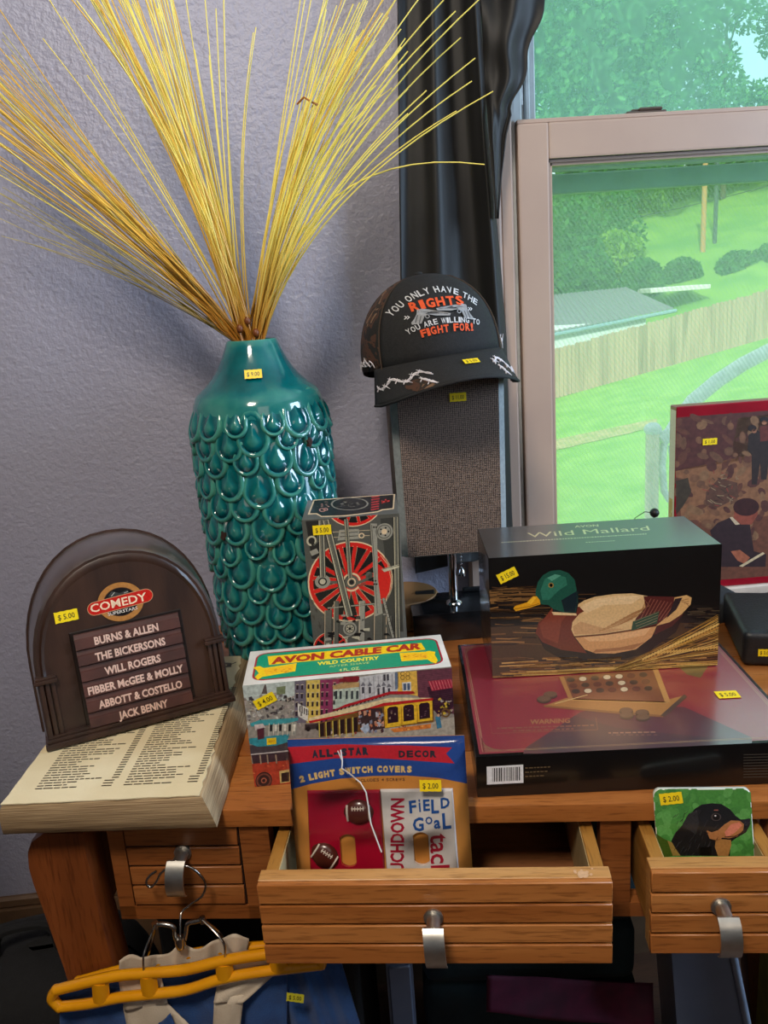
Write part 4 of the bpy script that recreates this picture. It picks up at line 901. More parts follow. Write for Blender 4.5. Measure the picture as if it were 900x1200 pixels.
for mir in (0, 1):                                     # two crossed pistols
    X = (lambda x, y: (x, y)) if not mir else (lambda x, y: (900 - x - 10, y - 30))
    g1, g2 = (150, 152, 156), (86, 88, 92)
    P.poly([X(300, 162), X(330, 156), X(452, 176), X(486, 186), X(480, 200), X(400, 200), X(352, 190), X(338, 200), X(318, 246), X(268, 252), X(264, 240), X(282, 216), X(296, 188)], g1, 2 + 2 * mir)
    P.line([X(306, 172), X(470, 190)], 4, g2, 3 + 2 * mir); P.line([X(300, 196), X(286, 240)], 6, g2, 3 + 2 * mir); P.line([X(318, 200), X(306, 244)], 5, g2, 3 + 2 * mir); P.ring(X(352, 204), 8, 13, g1, 2 + 2 * mir, n=10)
for x, y in ((244, 206), (612, 156)):
    for k in (0, 14): P.line([(x - 12 + k, y - 8), (x + k, y), (x - 14 + k, y + 12)], 5, Wt, 2)
P.build('embroidery', INK_CLOTH, fp, surf=csurf)
Ib = None
def wire(path, name='barbed_wire'):
    path = [(s, max(.1, min(.9, t))) for s, t in path]
    b = MB(); rr = random.Random(9)
    for ph in (0, math.pi): b.tube([tuple(Vector(brim(s + .012 * math.sin(k * 1.7 + ph), t + .03 * math.cos(k * 1.7 + ph), .0011))) for k, (s, t) in enumerate(path)], .0008, 4)
    for k in range(1, len(path) - 1, 2):
        s, t = path[k]
        for sg in (-1, 1):
            q = [brim(s, t, .0012), brim(s + sg * .05, t + sg * .09 * rr.uniform(.6, 1.3), .0012)]; b.tube(q, [.0009, .0003], 4)
        b.tube([brim(s - .05, t + .06, .0012), brim(s - .01, t - .08, .0012)], [.0009, .0003], 4)
    o = b.ob(name, pbr('wire_thread', (226, 220, 226), .7) if 'wire_thread' not in bpy.data.materials else bpy.data.materials['wire_thread'], br, 60)
wire([(-.97 + k * .045, .50 + .10 * math.sin(k * .9)) for k in range(16)]); wire([(-.42 + .03 * k, .62 + .07 * k) for k in range(5)]); wire([(.45 + .035 * k, .55 - .2 * math.sin(k * .5)) for k in range(13)]); wire([(.50 + .02 * k, .62 + .08 * k) for k in range(5)])
rr = random.Random(2)                        # the same wire runs on round the side panels
for a0, a1 in ((-66, -120), (66, 110)):
    b = MB()
    for ph in (0, 3.1): b.tube([tuple(Vector(crown(r_(a0 + (a1 - a0) * k / 14), .010 + .004 * math.sin(k * 1.8 + ph), .0015)) - Vector((0, 0, .018 * max(0, -math.cos(r_(a0 + (a1 - a0) * k / 14)))))) for k in range(15)], .0009, 4)
    for k in range(0, 15, 2): p = Vector(crown(r_(a0 + (a1 - a0) * k / 14), .010, .0018)); b.tube([p, p + Vector((rr.uniform(-.004, .004), 0, .009 * rr.choice((-1, 1))))], [.0009, .0003], 4)
    b.ob('barbed_wire', bpy.data.materials['wire_thread'], cap, 60)
for pts in ([(-.62, .62), (-.42, .60), (-.30, .98), (-.50, .98), (-.60, .80)], [(.56, .62), (.80, .55), (.86, .95), (.62, .96)]):
    P = Print(1, 1); P.bounds = False; n = 6; 
    cx, cy = sum(p[0] for p in pts) / len(pts), sum(p[1] for p in pts) / len(pts)
    b = MB(); q = []
    for i, (a, c) in enumerate(zip(pts, pts[1:] + pts[:1])):
        for k in range(4): q.append((a[0] + (c[0] - a[0]) * k / 4, a[1] + (c[1] - a[1]) * k / 4))
    b.v = [brim(cx, cy, .0006)] + [brim(s, t, .0006) for s, t in q]; b.f = [(0, 1 + k, 1 + (k + 1) % len(q)) for k in range(len(q))]; b.ob('camo_patch', m_camo, br, 60)
s0, t0 = .16, .42; c = Vector(brim(s0, t0, .0012)); e1 = (Vector(brim(s0 + .05, t0)) - Vector(brim(s0, t0))).normalized(); e2 = (Vector(brim(s0, t0 - .1)) - Vector(brim(s0, t0))).normalized()
price_tag(br, c, e1, e2, '$ 5.00', .0215, .0125)
# ------------------------------------------------------------------ printed boxes
def carton(name, label, x, y, z, yaw, w, d, h, mat, r=.0012, cat='box'):
    t = thing(name, label, cat, (x, y, z + .0003), yaw); MB().box(0, 0, 0, w, d, h, r, 2).ob('carton', mat, t, 40); return t
def quadmap(px, w, h): return homog(px, [(0, 0), (w, 0), (w, h), (0, h)])
m_grey = pbr('grey_card', (96, 96, 92), .45); m_wcard = pbr('white_card', (232, 228, 220), .4); m_bcard = pbr('black_card', (14, 13, 14), .25, coat=.2)

# railway engine box
tw, td, th = .1082, .0942, .2496
train = carton('train_box', 'tall grey box printed with red locomotive wheels standing beside the teal vase', -.0349, .880, DT, -.0619, tw, td, th, m_grey)
lh = .1885                                              # what the photo shows of the front ends above the box in front
q = quadmap([(371.6, 745), (483.2, 745), (468.5, 602.7), (352.8, 609)], tw, th); 
TL_ = Matrix.Translation((-.0349, .880, DT)) @ Matrix.Rotation(-.0619, 4, 'Z'); TI = TL_.inverted()
def pf(x, y): v = TI @ onplane(x, y, TL_ @ Vector((0, 0, 0)), TL_.to_3x3() @ Vector((0, 1, 0))); return v.x, v.z
zl, zr = pf(373, 756)[1], pf(483, 744)[1]
q = homog([(373, 756), (483, 744), (468.5, 602.7), (352.8, 609)], [(0, zl), (tw, zr), (tw, th), (0, th)])
P = Print(tw, th, q, (5.625, 340, 580)); rr = random.Random(8)
rd, cr, bk, g1, g2, g3 = (208, 34, 28), (222, 196, 160), (24, 22, 22), (150, 148, 136), (92, 92, 84), (190, 184, 160)
P.poly([(70, 150), (725, 120), (820, 2600), (60, 2600)], (84, 84, 78), 0)
for _ in range(26): x = rr.uniform(80, 260); y = rr.uniform(500, 1000); P.poly([(x, y), (x + rr.uniform(8, 40), y + rr.uniform(-10, 10)), (x + rr.uniform(8, 30), y + rr.uniform(20, 60))], rr.choice([(70, 68, 60), (60, 58, 52), (96, 92, 80)]), 1)
P.poly([(600, 160), (720, 150), (780, 900), (680, 900), (640, 400)], (60, 60, 56), 1); P.poly([(100, 170), (210, 165), (215, 420), (150, 420)], (40, 38, 36), 1)
def wheel(c, R, spokes, a0=0):
    P.ell(c, R, R * .93, cr, 1, n=44); P.ell(c, R * .965, R * .9, rd, 2, n=44); P.ell(c, R * .87, R * .80, bk, 3, n=44)
    for k in range(spokes):
        a = a0 + 2 * math.pi * k / spokes; ca, sa = math.cos(a), math.sin(a) * .93
        P.line([(c[0] + R * .16 * ca, c[1] + R * .16 * sa), (c[0] + R * .88 * ca, c[1] + R * .88 * sa)], R * .115, cr, 3); P.line([(c[0] + R * .16 * ca, c[1] + R * .16 * sa), (c[0] + R * .89 * ca, c[1] + R * .89 * sa)], R * .085, rd, 4)
wheel((420, 20), 205, 14); wheel((415, 570), 285, 16, .1); wheel((300, 1010), 118, 10)
P.poly([(575, 440), (680, 520), (690, 620), (650, 700), (600, 660)], rd, 5); P.line([(610, 400), (660, 460), (688, 560), (680, 640), (650, 700)], 3, cr, 6)
P.ring((425, 575), 50, 62, cr, 5); P.ell((425, 575), 46, 44, g2, 5); P.ring((425, 575), 20, 28, cr, 6); P.ell((425, 575), 14, 14, bk, 6)
P.line([(440, 590), (520, 560), (560, 520)], 20, g2, 6); P.line([(470, 600), (520, 585)], 18, (150, 60, 50), 6); P.ell((540, 530), 24, 22, g2, 6); P.ell((230, 570), 52, 46, g1, 6); P.ell((230, 570), 30, 27, bk, 7); P.ell((230, 570), 20, 18, g3, 8)
P.line([(180, 575), (340, 575)], 18, g2, 5)
def rod(a, b_, w, lay=7): P.line([a, b_], w, bk, lay); P.line([a, b_], w * .78, g3, lay + 1); P.line([(a[0] + w * .08, a[1]), (b_[0] + w * .08, b_[1])], w * .40, g2, lay + 2); P.line([(a[0] - w * .2, a[1]), (b_[0] - w * .2, b_[1])], w * .08, bk, lay + 3)
rod((205, 165), (230, 540), 44); rod((235, 165), (420, 800), 50, 11); rod((372, 160), (415, 550), 30); rod((702, 150), (745, 940), 36)
P.poly([(535, 190), (580, 192), (600, 560), (640, 780), (590, 800), (560, 420)], g1, 12); P.line([(545, 200), (605, 780)], 3, bk, 13)
for k in range(6): P.ell((560 + (k % 2) * 12 + k * 4, 215 + (k // 2) * 22 + (k > 1) * 330), 6, 6, bk, 13)
P.ell((630, 245), 58, 55, g1, 12); P.ring((630, 245), 40, 46, g2, 13); P.ell((630, 245), 18, 18, cr, 13)
for k in range(5): a = k * 1.257; P.ell((630 + 28 * math.cos(a), 245 + 26 * math.sin(a)), 6, 6, bk, 14)
for y in (250, 285): P.line([(270, y), (535, y - 10)], 14, g2, 6); P.line([(270, y - 6), (535, y - 16)], 2.5, cr, 7)
P.poly([(330, 230), (460, 225), (470, 290), (320, 300)], g1, 7); P.line([(340, 250), (455, 245)], 4, bk, 8); P.line([(335, 275), (460, 270)], 4, bk, 8); P.ell((480, 270), 20, 18, cr, 8); P.ell((480, 270), 12, 11, g2, 9)
P.ring((145, 300), 22, 34, g3, 6, 90, 400); P.poly([(135, 370), (180, 350), (200, 380), (150, 400)], g1, 6); P.line([(160, 330), (190, 300), (185, 260)], 12, g2, 6)
P.poly([(620, 490), (735, 460), (738, 480), (640, 510)], g3, 14); P.line([(625, 492), (735, 466)], 3, bk, 15)
P.line([(270, 745), (610, 715)], 14, bk, 9); P.line([(270, 745), (610, 715)], 8, g1, 10)
for x0, x1, y0, y1 in ((250, 300, 760, 1050), (310, 345, 700, 1050), (480, 520, 700, 1060), (580, 640, 720, 1060), (660, 700, 800, 1080)): P.poly([(x0, y0), (x1, y0 - 4), (x1 + 12, y1), (x0 + 6, y1)], rr.choice((g1, g2)), 9); P.line([(x0 + 4, y0), (x0 + 12, y1)], 3, cr, 10); P.line([(x1, y0), (x1 + 10, y1)], 3, bk, 10)
for _ in range(46): x = rr.uniform(240, 660); y = rr.uniform(780, 1050); P.poly([(x, y), (x + rr.uniform(10, 50), y - 4), (x + rr.uniform(10, 50), y + rr.uniform(6, 22)), (x, y + rr.uniform(6, 20))], rr.choice((g1, g2, g3, bk, bk)), 11)
P.ell((425, 880), 46, 44, g1, 13); P.ell((425, 880), 34, 32, bk, 14); P.ring((425, 880), 22, 27, g3, 15)
for k in range(6): a = k * 1.047; P.ell((425 + 15 * math.cos(a), 880 + 15 * math.sin(a)), 6, 6, g3, 15)
P.line([(640, 680), (715, 940)], 22, bk, 12); P.line([(640, 680), (715, 940)], 15, g1, 13)
for k in range(9): P.line([(642 + k * 8, 700 + k * 27), (656 + k * 8, 694 + k * 27)], 3, bk, 14)
P.build('front_print', INK, train, (0, 0, 0), (1, 0, 0), (0, 0, 1))
q = quadmap([(352.8, 609), (468.5, 602.7), (463, 580), (361, 586)], tw, td); P = Print(tw, td, q, (6.923, 350, 575))
P.poly([(70, 190), (125, 70), (775, 30), (775, 155), (680, 165), (640, 180), (380, 208), (180, 212), (140, 188)], cr, 1); P.poly([(88, 180), (132, 80), (764, 40), (764, 148), (676, 156), (636, 172), (380, 200), (184, 204), (146, 180)], bk, 2)
P.ring((410, 110), 138, 152, (140, 136, 126), 3, ry=.33); P.scatter(rr, 26, (320, 85, 500, 135), 16, [(120, 116, 106), (90, 88, 80), (60, 56, 50)], 3, .4)
for k in range(6): P.line([(585, 60 + k * 20), (650, 50 + k * 20)], 9, (196, 46, 52), 3)
P.line([(668, 100), (735, 88)], 13, (206, 50, 50), 3); P.line([(700, 75), (708, 100)], 13, (206, 50, 50), 3); P.line([(670, 85), (675, 110)], 8, (206, 50, 50), 3)
P.ring((190, 155), 18, 27, (206, 150, 140), 3, ry=.55); P.ring((215, 150), 12, 20, (206, 150, 140), 3, ry=.6); P.scatter(rr, 14, (150, 85, 240, 130), 13, [(190, 140, 130), (120, 100, 90)], 3, .35)
P.build('top_print', INK, train, (0, 0, th), (1, 0, 0), (0, 1, 0))
P = Print(td, th); P.poly([(.012, .006), (td - .006, .006), (td - .006, th - .006), (.012, th - .006)], (40, 38, 36), 1); P.scatter(rr, 60, (.014, .01, td - .01, th - .01), .006, [g1, g2, (60, 58, 52)], 2, 1.6)
P.build('side_print', INK, train, (tw, 0, 0), (0, 1, 0), (0, 0, 1))
u, v = pf(377.5, 621); price_tag(train, (u, -.0008, v), (1, 0, 0), (0, 0, 1), '$ 5.00', .0205, .0115)

# cable car box
cw, cdp, chh = .2117, .0836, .1151
cable = carton('cable_car_box', 'white-edged box with green top and street car picture, behind the switch cover pack', -.1049, .7606, DT, -.0155, cw, cdp, chh, m_wcard)
q = quadmap([(301, 922), (533, 905), (527.6, 781.3), (281.8, 804.7)], cw, chh); rr = random.Random(12)
P = Print(cw, chh, q, (6.316, 275, 740))
P.poly([(30, 350), (1700, 250), (1700, 1200), (0, 1300)], (150, 144, 134), 0)
P.poly([(40, 410), (440, 370), (440, 520), (60, 520)], (186, 196, 190), 1)
P.poly([(180, 470), (200, 400), (210, 400), (222, 470)], (96, 84, 80), 2); P.poly([(285, 420), (350, 410), (350, 470), (290, 480)], (120, 130, 96), 2)
P.scatter(rr, 190, (60, 480, 480, 700), 17, [(206, 204, 196), (150, 146, 144), (110, 104, 104), (186, 176, 160), (70, 64, 66), (170, 156, 150)], 3, 1.1)
for x0, x1, yt, col in ((415, 500, 375, (112, 104, 116)), (495, 600, 370, (214, 186, 92)), (598, 690, 365, (140, 56, 92)), (686, 740, 360, (150, 60, 84))):
    P.poly([(x0, yt), (x1, yt - 6), (x1 + 10, 690), (x0 + 12, 690)], col, 4)
    for yy in range(int(yt) + 30, 660, 66):
        for xx in range(x0 + 14, x1 - 12, 34): P.poly([(xx, yy), (xx + 14, yy - 1), (xx + 15, yy + 34), (xx, yy + 34)], (48, 36, 44), 5); P.line([(xx - 3, yy - 3), (xx + 18, yy - 4)], 4, (206, 190, 160), 5)
P.poly([(440, 540), (520, 580), (520, 680), (450, 640)], (220, 216, 206), 5)
for k in range(4): P.poly([(455 + k * 16, 560 + k * 8), (463 + k * 16, 562 + k * 8), (465 + k * 16, 610 + k * 8), (457 + k * 16, 606 + k * 8)], (60, 56, 60), 6)
P.poly([(740, 355), (890, 340), (890, 370), (740, 385)], (130, 34, 44), 5); P.poly([(695, 400), (890, 378), (890, 540), (700, 590)], (178, 192, 178), 5); P.poly([(690, 410), (790, 380), (890, 384), (890, 420), (700, 440)], (186, 150, 100), 6)
for x in (712, 745, 790, 830, 868): P.poly([(x, 450), (x + 16, 448), (x + 17, 510), (x, 514)], (54, 62, 66), 7); P.line([(x - 4, 446), (x + 20, 443)], 4, (232, 232, 220), 7)
P.poly([(440, 690), (900, 640), (1700, 640), (1700, 1200), (330, 1200), (330, 760)], (146, 138, 130), 2)
P.poly([(500, 700), (620, 690), (620, 730), (500, 745)], (60, 50, 52), 6); P.ell((525, 735), 16, 18, (30, 26, 28), 7); P.ell((595, 728), 16, 18, (30, 26, 28), 7); P.line([(510, 700), (600, 690)], 8, (120, 100, 96), 7)
# teal tram
P.poly([(110, 690), (170, 665), (450, 650), (450, 670), (380, 690), (120, 712)], (66, 150, 156), 7); P.poly([(100, 800), (390, 770), (380, 830), (300, 855), (170, 860), (100, 830)], (52, 140, 152), 7)
P.poly([(240, 690), (440, 680), (440, 780), (240, 790)], (150, 150, 140), 6)
for k in range(6): P.poly([(250 + k * 33, 700), (268 + k * 33, 698), (268 + k * 33, 748), (252 + k * 33, 750)], (226, 220, 204) if k % 2 else (36, 32, 34), 8); P.line([(245 + k * 33, 690), (245 + k * 33, 780)], 5, (206, 196, 176), 9)
P.poly([(160, 730), (210, 720), (215, 800), (170, 810)], (84, 40, 50), 8); P.poly([(140, 700), (200, 690), (220, 720), (150, 740)], (206, 190, 186), 8)
P.poly([(232, 800), (298, 795), (302, 842), (236, 850)], (238, 200, 30), 9); P.poly([(244, 815), (290, 811), (291, 826), (245, 831)], (206, 160, 30), 10)
P.poly([(100, 850), (400, 830), (420, 900), (120, 915)], (70, 62, 66), 5); P.line([(110, 918), (440, 890)], 9, (190, 180, 176), 6)
P.poly([(130, 920), (420, 900), (430, 975), (150, 1000)], (62, 44, 50), 7); P.poly([(130, 985), (250, 975), (420, 960), (430, 1130), (140, 1150)], (170, 60, 40), 8)
for x in (190, 240, 300): P.line([(x, 920), (x + 10, 985)], 10, (150, 130, 110), 9)
P.ell((225, 1105), 58, 62, (46, 26, 28), 10); P.ring((225, 1105), 40, 52, (110, 60, 50), 11); P.ring((225, 1105), 12, 20, (160, 90, 70), 11)
P.poly([(330, 1040), (400, 1030), (410, 1120), (340, 1130)], (200, 176, 110), 10); P.poly([(345, 1055), (400, 1048), (402, 1115), (350, 1120)], (40, 26, 28), 11); P.scatter(rr, 30, (140, 990, 420, 1090), 14, [(190, 80, 50), (150, 46, 36), (206, 120, 70)], 9, .5)
# right half, drawn from the second view
P.fr = (6.207, 400, 760)
P.poly([(-20, 212), (90, 206), (90, 250), (-20, 262)], (130, 34, 44), 6); P.poly([(95, 215), (365, 172), (390, 320), (330, 330), (95, 410)], (196, 196, 198), 5)
for x, y in ((118, 290), (168, 290), (232, 300), (270, 290), (310, 300), (275, 195), (300, 192)): P.poly([(x, y), (x + 16, y - 2), (x + 18, y + 46), (x + 2, y + 50)], (62, 60, 70), 7); P.poly([(x - 10, y - 8), (x + 8, y - 40), (x + 28, y - 12)], (110, 108, 116), 7)
for k in range(8): P.line([(100 + k * 34, 230 - k * 6), (108 + k * 34, 400 - k * 12)], 5, (150, 150, 158), 6)
P.poly([(360, 180), (385, 175), (390, 300), (365, 310)], (100, 116, 140), 7); P.poly([(380, 176), (525, 165), (535, 360), (385, 330)], (224, 178, 78), 7)
for x in (405, 445):
    for y in (176, 206): P.ring((x + 14, y + 12), 14, 18, (90, 60, 30), 8, n=6)
P.poly([(415, 256), (482, 250), (484, 318), (420, 322)], (216, 216, 210), 8); P.poly([(424, 264), (446, 262), (448, 314), (428, 316)], (74, 90, 116), 9); P.poly([(454, 261), (474, 260), (476, 312), (456, 314)], (84, 100, 126), 9)
P.poly([(525, 165), (800, 140), (812, 500), (640, 470), (535, 360)], (98, 52, 66), 7)
for k in range(26): P.line([(530 + (k % 2) * 4, 176 + k * 11), (800, 146 + k * 11)], 1.6, (130, 82, 92), 8)
P.poly([(605, 290), (805, 280), (810, 440), (700, 520), (640, 450)], (56, 26, 44), 8); P.poly([(610, 245), (790, 228), (806, 296), (640, 322)], (160, 40, 62), 9)
for k in range(8): P.line([(622 + k * 23, 246 - k * 2), (648 + k * 22, 316 - k * 3)], 4, (214, 130, 130), 10)
P.poly([(0, 640), (300, 600), (640, 560), (820, 520), (830, 700), (0, 700)], (172, 164, 150), 6)
# the yellow car
P.poly([(-190, 560), (290, 400), (650, 380), (655, 560), (300, 600), (-180, 660)], (118, 84, 40), 8)
P.poly([(-260, 520), (0, 450), (330, 370), (640, 374), (648, 388), (290, 420), (-250, 545)], (226, 206, 160), 9)
P.poly([(-260, 540), (100, 470), (280, 410), (650, 374), (650, 392), (285, 432), (-250, 556)], (186, 30, 36), 10)
P.poly([(-100, 470), (0, 420), (330, 322), (500, 322), (515, 338), (480, 345), (320, 345), (0, 440)], (176, 30, 40), 11)
for k in range(14): P.line([(-60 + k * 28, 470 - k * 9), (-46 + k * 28, 446 - k * 8)], 9, (46, 26, 30), 10)
for k in range(3):
    x0 = 285 + k * 118; y0 = 436 - k * 14; P.poly([(x0, y0), (x0 + 122, y0 - 14), (x0 + 124, y0 + 148 - k * 6), (x0 + 8, y0 + 162 - k * 6)], (232, 186, 50), 10)
    w0 = x0 + 26; P.poly([(w0, y0 + 130), (w0 - 4, y0 + 20), (w0 + 10, y0 + 6), (w0 + 60, y0), (w0 + 76, y0 + 10), (w0 + 80, y0 + 118)], (44, 22, 36), 11); P.scatter(rr, 5, (w0 + 8, y0 + 30, w0 + 66, y0 + 110), 9, [(110, 80, 90), (150, 130, 110)], 12); P.line([(x0 + 8, y0 + 20), (x0 + 14, y0 + 150)], 6, (190, 130, 30), 11)
P.poly([(330, 606), (635, 570), (632, 604), (360, 632)], (220, 130, 60), 11); P.scatter(rr, 20, (370, 585, 620, 615), 9, [(150, 60, 40), (236, 196, 110)], 12, .6)
for k in range(6): P.poly([(-180 + k * 48, 560 - k * 8), (-150 + k * 48, 552 - k * 8), (-146 + k * 48, 650 - k * 6), (-178 + k * 48, 656 - k * 6)], (40, 26, 30), 11); P.line([(-184 + k * 48, 556 - k * 8), (-178 + k * 48, 660)], 7, (206, 190, 90), 12)
P.poly([(90, 470), (150, 450), (270, 450), (290, 600), (120, 630)], (60, 44, 46), 10); P.scatter(rr, 46, (100, 470, 280, 625), 15, [(190, 190, 200), (214, 130, 90), (90, 40, 44), (206, 150, 120), (130, 136, 156)], 11, 1.4)
P.poly([(110, 600), (170, 560), (180, 610), (150, 640)], (170, 186, 206), 12); P.scatter(rr, 30, (690, 370, 810, 500), 14, [(206, 176, 60), (170, 160, 150), (40, 30, 30), (206, 190, 170)], 11); P.ring((745, 490), 22, 34, (110, 80, 40), 12)
P.poly([(665, 520), (700, 505), (715, 600), (680, 610)], (60, 120, 150), 11); P.ell((690, 508), 10, 12, (206, 160, 130), 12); P.scatter(rr, 26, (-180, 600, 100, 700), 13, [(206, 190, 180), (150, 60, 50), (90, 90, 100)], 9)
P.build('front_print', INK_ART, cable, (0, 0, 0), (1, 0, 0), (0, 0, 1))
q = quadmap([(281.8, 804.7), (527.6, 781.3), (518, 741.8), (293.3, 764.8)], cw, cdp); P = Print(cw, cdp, q, (3.214, 270, 730))
def rrect(P, x0, y0, x1, y1, r, col, lay):
    pts = []
    for cx, cy, a in ((x1 - r, y1 - r, 0), (x0 + r, y1 - r, 90), (x0 + r, y0 + r, 180), (x1 - r, y0 + r, 270)):
        for k in range(5): t = math.radians(a + 22.5 * k); pts.append((cx + r * math.cos(t), cy + r * math.sin(t)))
    mp, P.mp = P.mp, None; P.poly(pts, col, lay); P.mp = mp
rrect(P, .008, .008, cw - .006, cdp - .008, .012, (168, 30, 50), 1); rrect(P, .0100, .0105, cw - .008, cdp - .0105, .010, (20, 150, 112), 2)
yl, og = (248, 206, 22), (226, 150, 30)
P.poly([(136, 130), (718, 73), (732, 100), (139, 163)], yl, 3); P.text('AVON CABLE CAR', (146, 159), (716, 96), (150, 136), (176, 44, 28), 6, .05)
for sx in (0, 1):
    if not sx: P.poly([(80, 173), (105, 166), (120, 174), (240, 155), (232, 186), (110, 208), (95, 219), (84, 208), (100, 194), (92, 182)], yl, 4); P.poly([(120, 180), (228, 163), (222, 182), (122, 200)], (250, 190, 30), 5); P.scatter(rr, 14, (125, 178, 222, 190), 6, [og], 6, .5)
    else: P.poly([(630, 113), (728, 108), (745, 104), (770, 108), (766, 120), (776, 140), (768, 154), (750, 148), (735, 138), (634, 146)], yl, 4); P.poly([(640, 118), (735, 112), (740, 132), (642, 140)], (250, 190, 30), 5); P.scatter(rr, 14, (645, 118, 735, 134), 6, [og], 6, .5)
P.text('WILD COUNTRY', (314, 163), (550, 138), (315, 151), (240, 226, 60), 4, .05); P.text('AFTER SHAVE', (358, 171), (510, 155), (359, 164), (206, 220, 120), 4, .0); P.text('4 FL. OZ.', (394, 186), (472, 178), (395, 176), (214, 226, 130), 4, .02)
P.build('top_print', INK, cable, (0, 0, chh), (1, 0, 0), (0, 1, 0))
q = quadmap([(301, 922), (533, 905), (527.6, 781.3), (281.8, 804.7)], cw, chh); u, v = q(308, 822); price_tag(cable, (u, -.0009, v), (1, 0, 0), (0, 0, 1), '$ 4.00', .0225, .0115, rot=24)

# board game box
gw, gd, gh = .3187, .2646, .0452
game = carton('board_game_box', 'large flat black and crimson board game box lying on the desk', .1177, .7002, DT, -.1238 + .02, gw, gd, gh, m_bcard)
GM = Matrix.Translation((.1177, .7002, DT)) @ Matrix.Rotation(-.1238 + .02, 4, 'Z'); GI = GM.inverted()
def gt(x, y): p = GI @ atz(x, y, DT + gh); return (p.x, p.y)
P = Print(gw, gd, gt, (2.647, 560, 740)); rr = random.Random(14)
mp = P.mp; P.mp = None
P.poly([(.004, .004), (gw - .004, .004), (gw - .004, gd - .004), (.004, gd - .004)], (140, 10, 42), 1)
for i, o_ in enumerate((.0075, .0092)):
    for a in ([(o_, o_), (gw - o_, o_)], [(gw - o_, o_), (gw - o_, gd - o_)], [(gw - o_, gd - o_), (o_, gd - o_)], [(o_, gd - o_), (o_, o_)]): P.line(a, .0005, (190, 150, 110), 6)
for k in range(10):
    for (cx, cy, sx, sy) in ((.0092, .0092, 1, 1), (gw - .0092, .0092, -1, 1), (.0092, gd - .0092, 1, -1), (gw - .0092, gd - .0092, -1, -1)): P.line([(cx + sx * .0024 * k, cy), (cx, cy + sy * .0024 * (10 - k))], .0004, (180, 140, 104), 6)
P.mp = mp
P.poly([(150, 360), (320, 250), (420, 235), (640, 235), (850, 330), (850, 380), (140, 380)], (84, 26, 48), 2); P.poly([(140, 372), (300, 262), (430, 300), (850, 345), (850, 380)], (66, 26, 46), 3)
P.poly([(610, 100), (720, 100), (690, 145), (650, 135)], (104, 84, 40), 3)
P.poly([(205, 232), (275, 207), (590, 212), (640, 200), (575, 262), (400, 250)], (176, 118, 56), 4); P.line([(205, 232), (400, 250), (575, 264)], 7, (140, 88, 40), 5); P.line([(280, 212), (590, 222)], 5, (206, 150, 80), 5)
P.poly([(262, 140), (550, 118), (592, 222), (285, 212)], (126, 66, 36), 5); P.poly([(252, 142), (266, 140), (296, 212), (284, 216)], (180, 120, 60), 6); P.poly([(540, 112), (556, 110), (598, 222), (580, 220)], (196, 140, 74), 6)
P.poly([(566, 262), (640, 196), (650, 204), (580, 266)], (60, 44, 40), 6)
for r_i in range(3):
    for c_i in range(7):
        x = 288 + c_i * 37.5 + r_i * 8; y = 151 - c_i * 2.6 * (1 - r_i * .2) + r_i * 18; w = (r_i, c_i) in ((0, 1), (0, 3), (0, 4), (1, 4), (2, 1), (2, 4)); P.ell((x, y), 13, 7.5, (40, 20, 18), 6, n=12); P.ell((x, y), 11.5, 6.8, (226, 200, 160) if w else (92, 28, 22) if (r_i + c_i) % 2 else (50, 28, 24), 7, n=12)
for x, y in ((205, 214), (225, 200), (462, 264), (512, 270), (460, 250), (510, 256)): P.ell((x, y), 22, 11, (58, 34, 26), 8, n=14); P.ell((x, y - 4), 21, 9, (104, 70, 50), 9 + (y < 260), n=14)
P.line([(238, 226), (340, 198)], 2.5, (226, 186, 120), 9)
P.text('WARNING', (162, 289), (286, 284), (162, 275), (166, 110, 66), 5, .03)
for k, (a, c) in enumerate((((60, 302), (356, 292)), ((110, 310), (300, 303)))):
    x = a[0]
    while x < c[0]: w = rr.uniform(6, 22); y = a[1] + (c[1] - a[1]) * (x - a[0]) / (c[0] - a[0]); P.line([(x, y), (x + w, y - .3)], 3.6, (140, 84, 60), 5); x += w + 5
for a in ([(38, 285), (44, 318)], [(44, 318), (372, 306)], [(372, 306), (366, 268)]): P.line(a, 1.4, (150, 90, 60), 5)
x = 405
while x < 540: w = rr.uniform(6, 18); P.line([(x, 316 - (x - 405) * .02), (x + w, 316 - (x - 405) * .02)], 4, (160, 110, 90), 5); P.line([(x + 10, 322), (x + w + 6, 322)], 2, (140, 90, 80), 5); x += w + 5
P.build('top_print', INK_TOP, game, (0, 0, gh), (1, 0, 0), (0, 1, 0))
gf = lambda x, y: (lambda v: (v.x, v.z))(GI @ onplane(x, y, GM @ Vector((0, 0, 0)), GM.to_3x3() @ Vector((0, 1, 0))))
P = Print(gw, gh, gf, (2.432, 530, 740)); P.poly([(98, 386), (202, 380), (203, 432), (99, 437)], (232, 232, 236), 1); x = 114
while x < 192: w = rr.choice((1.4, 2.2, 3.4)); P.poly([(x, 390 - (x - 114) * .05), (x + w, 390 - (x - 114) * .05), (x + w, 429 - (x - 114) * .05), (x, 429 - (x - 114) * .05)], (24, 24, 26), 2); x += w + rr.choice((1.4, 2, 3))
P.build('barcode', INK, game, (0, 0, 0), (1, 0, 0), (0, 0, 1)); P = Print(gw, gh, gf, (2.432, 530, 740))
for k in range(3):
    x = 208
    while x < 282 - k * 14: w = rr.uniform(4, 12); P.line([(x, 390 + k * 12 - (x - 208) * .05), (x + w, 389.6 + k * 12 - (x - 208) * .05)], 3, (104, 84, 58), 2); x += w + 3
for k in range(9): P.line([(830, 352 + k * 8), (905, 350 + k * 8)], 2.4, (62, 58, 52), 2)
o = P.build('small_print', INK, game, (0, 0, 0), (1, 0, 0), (0, 0, 1)); o['kind'] = 'stuff'
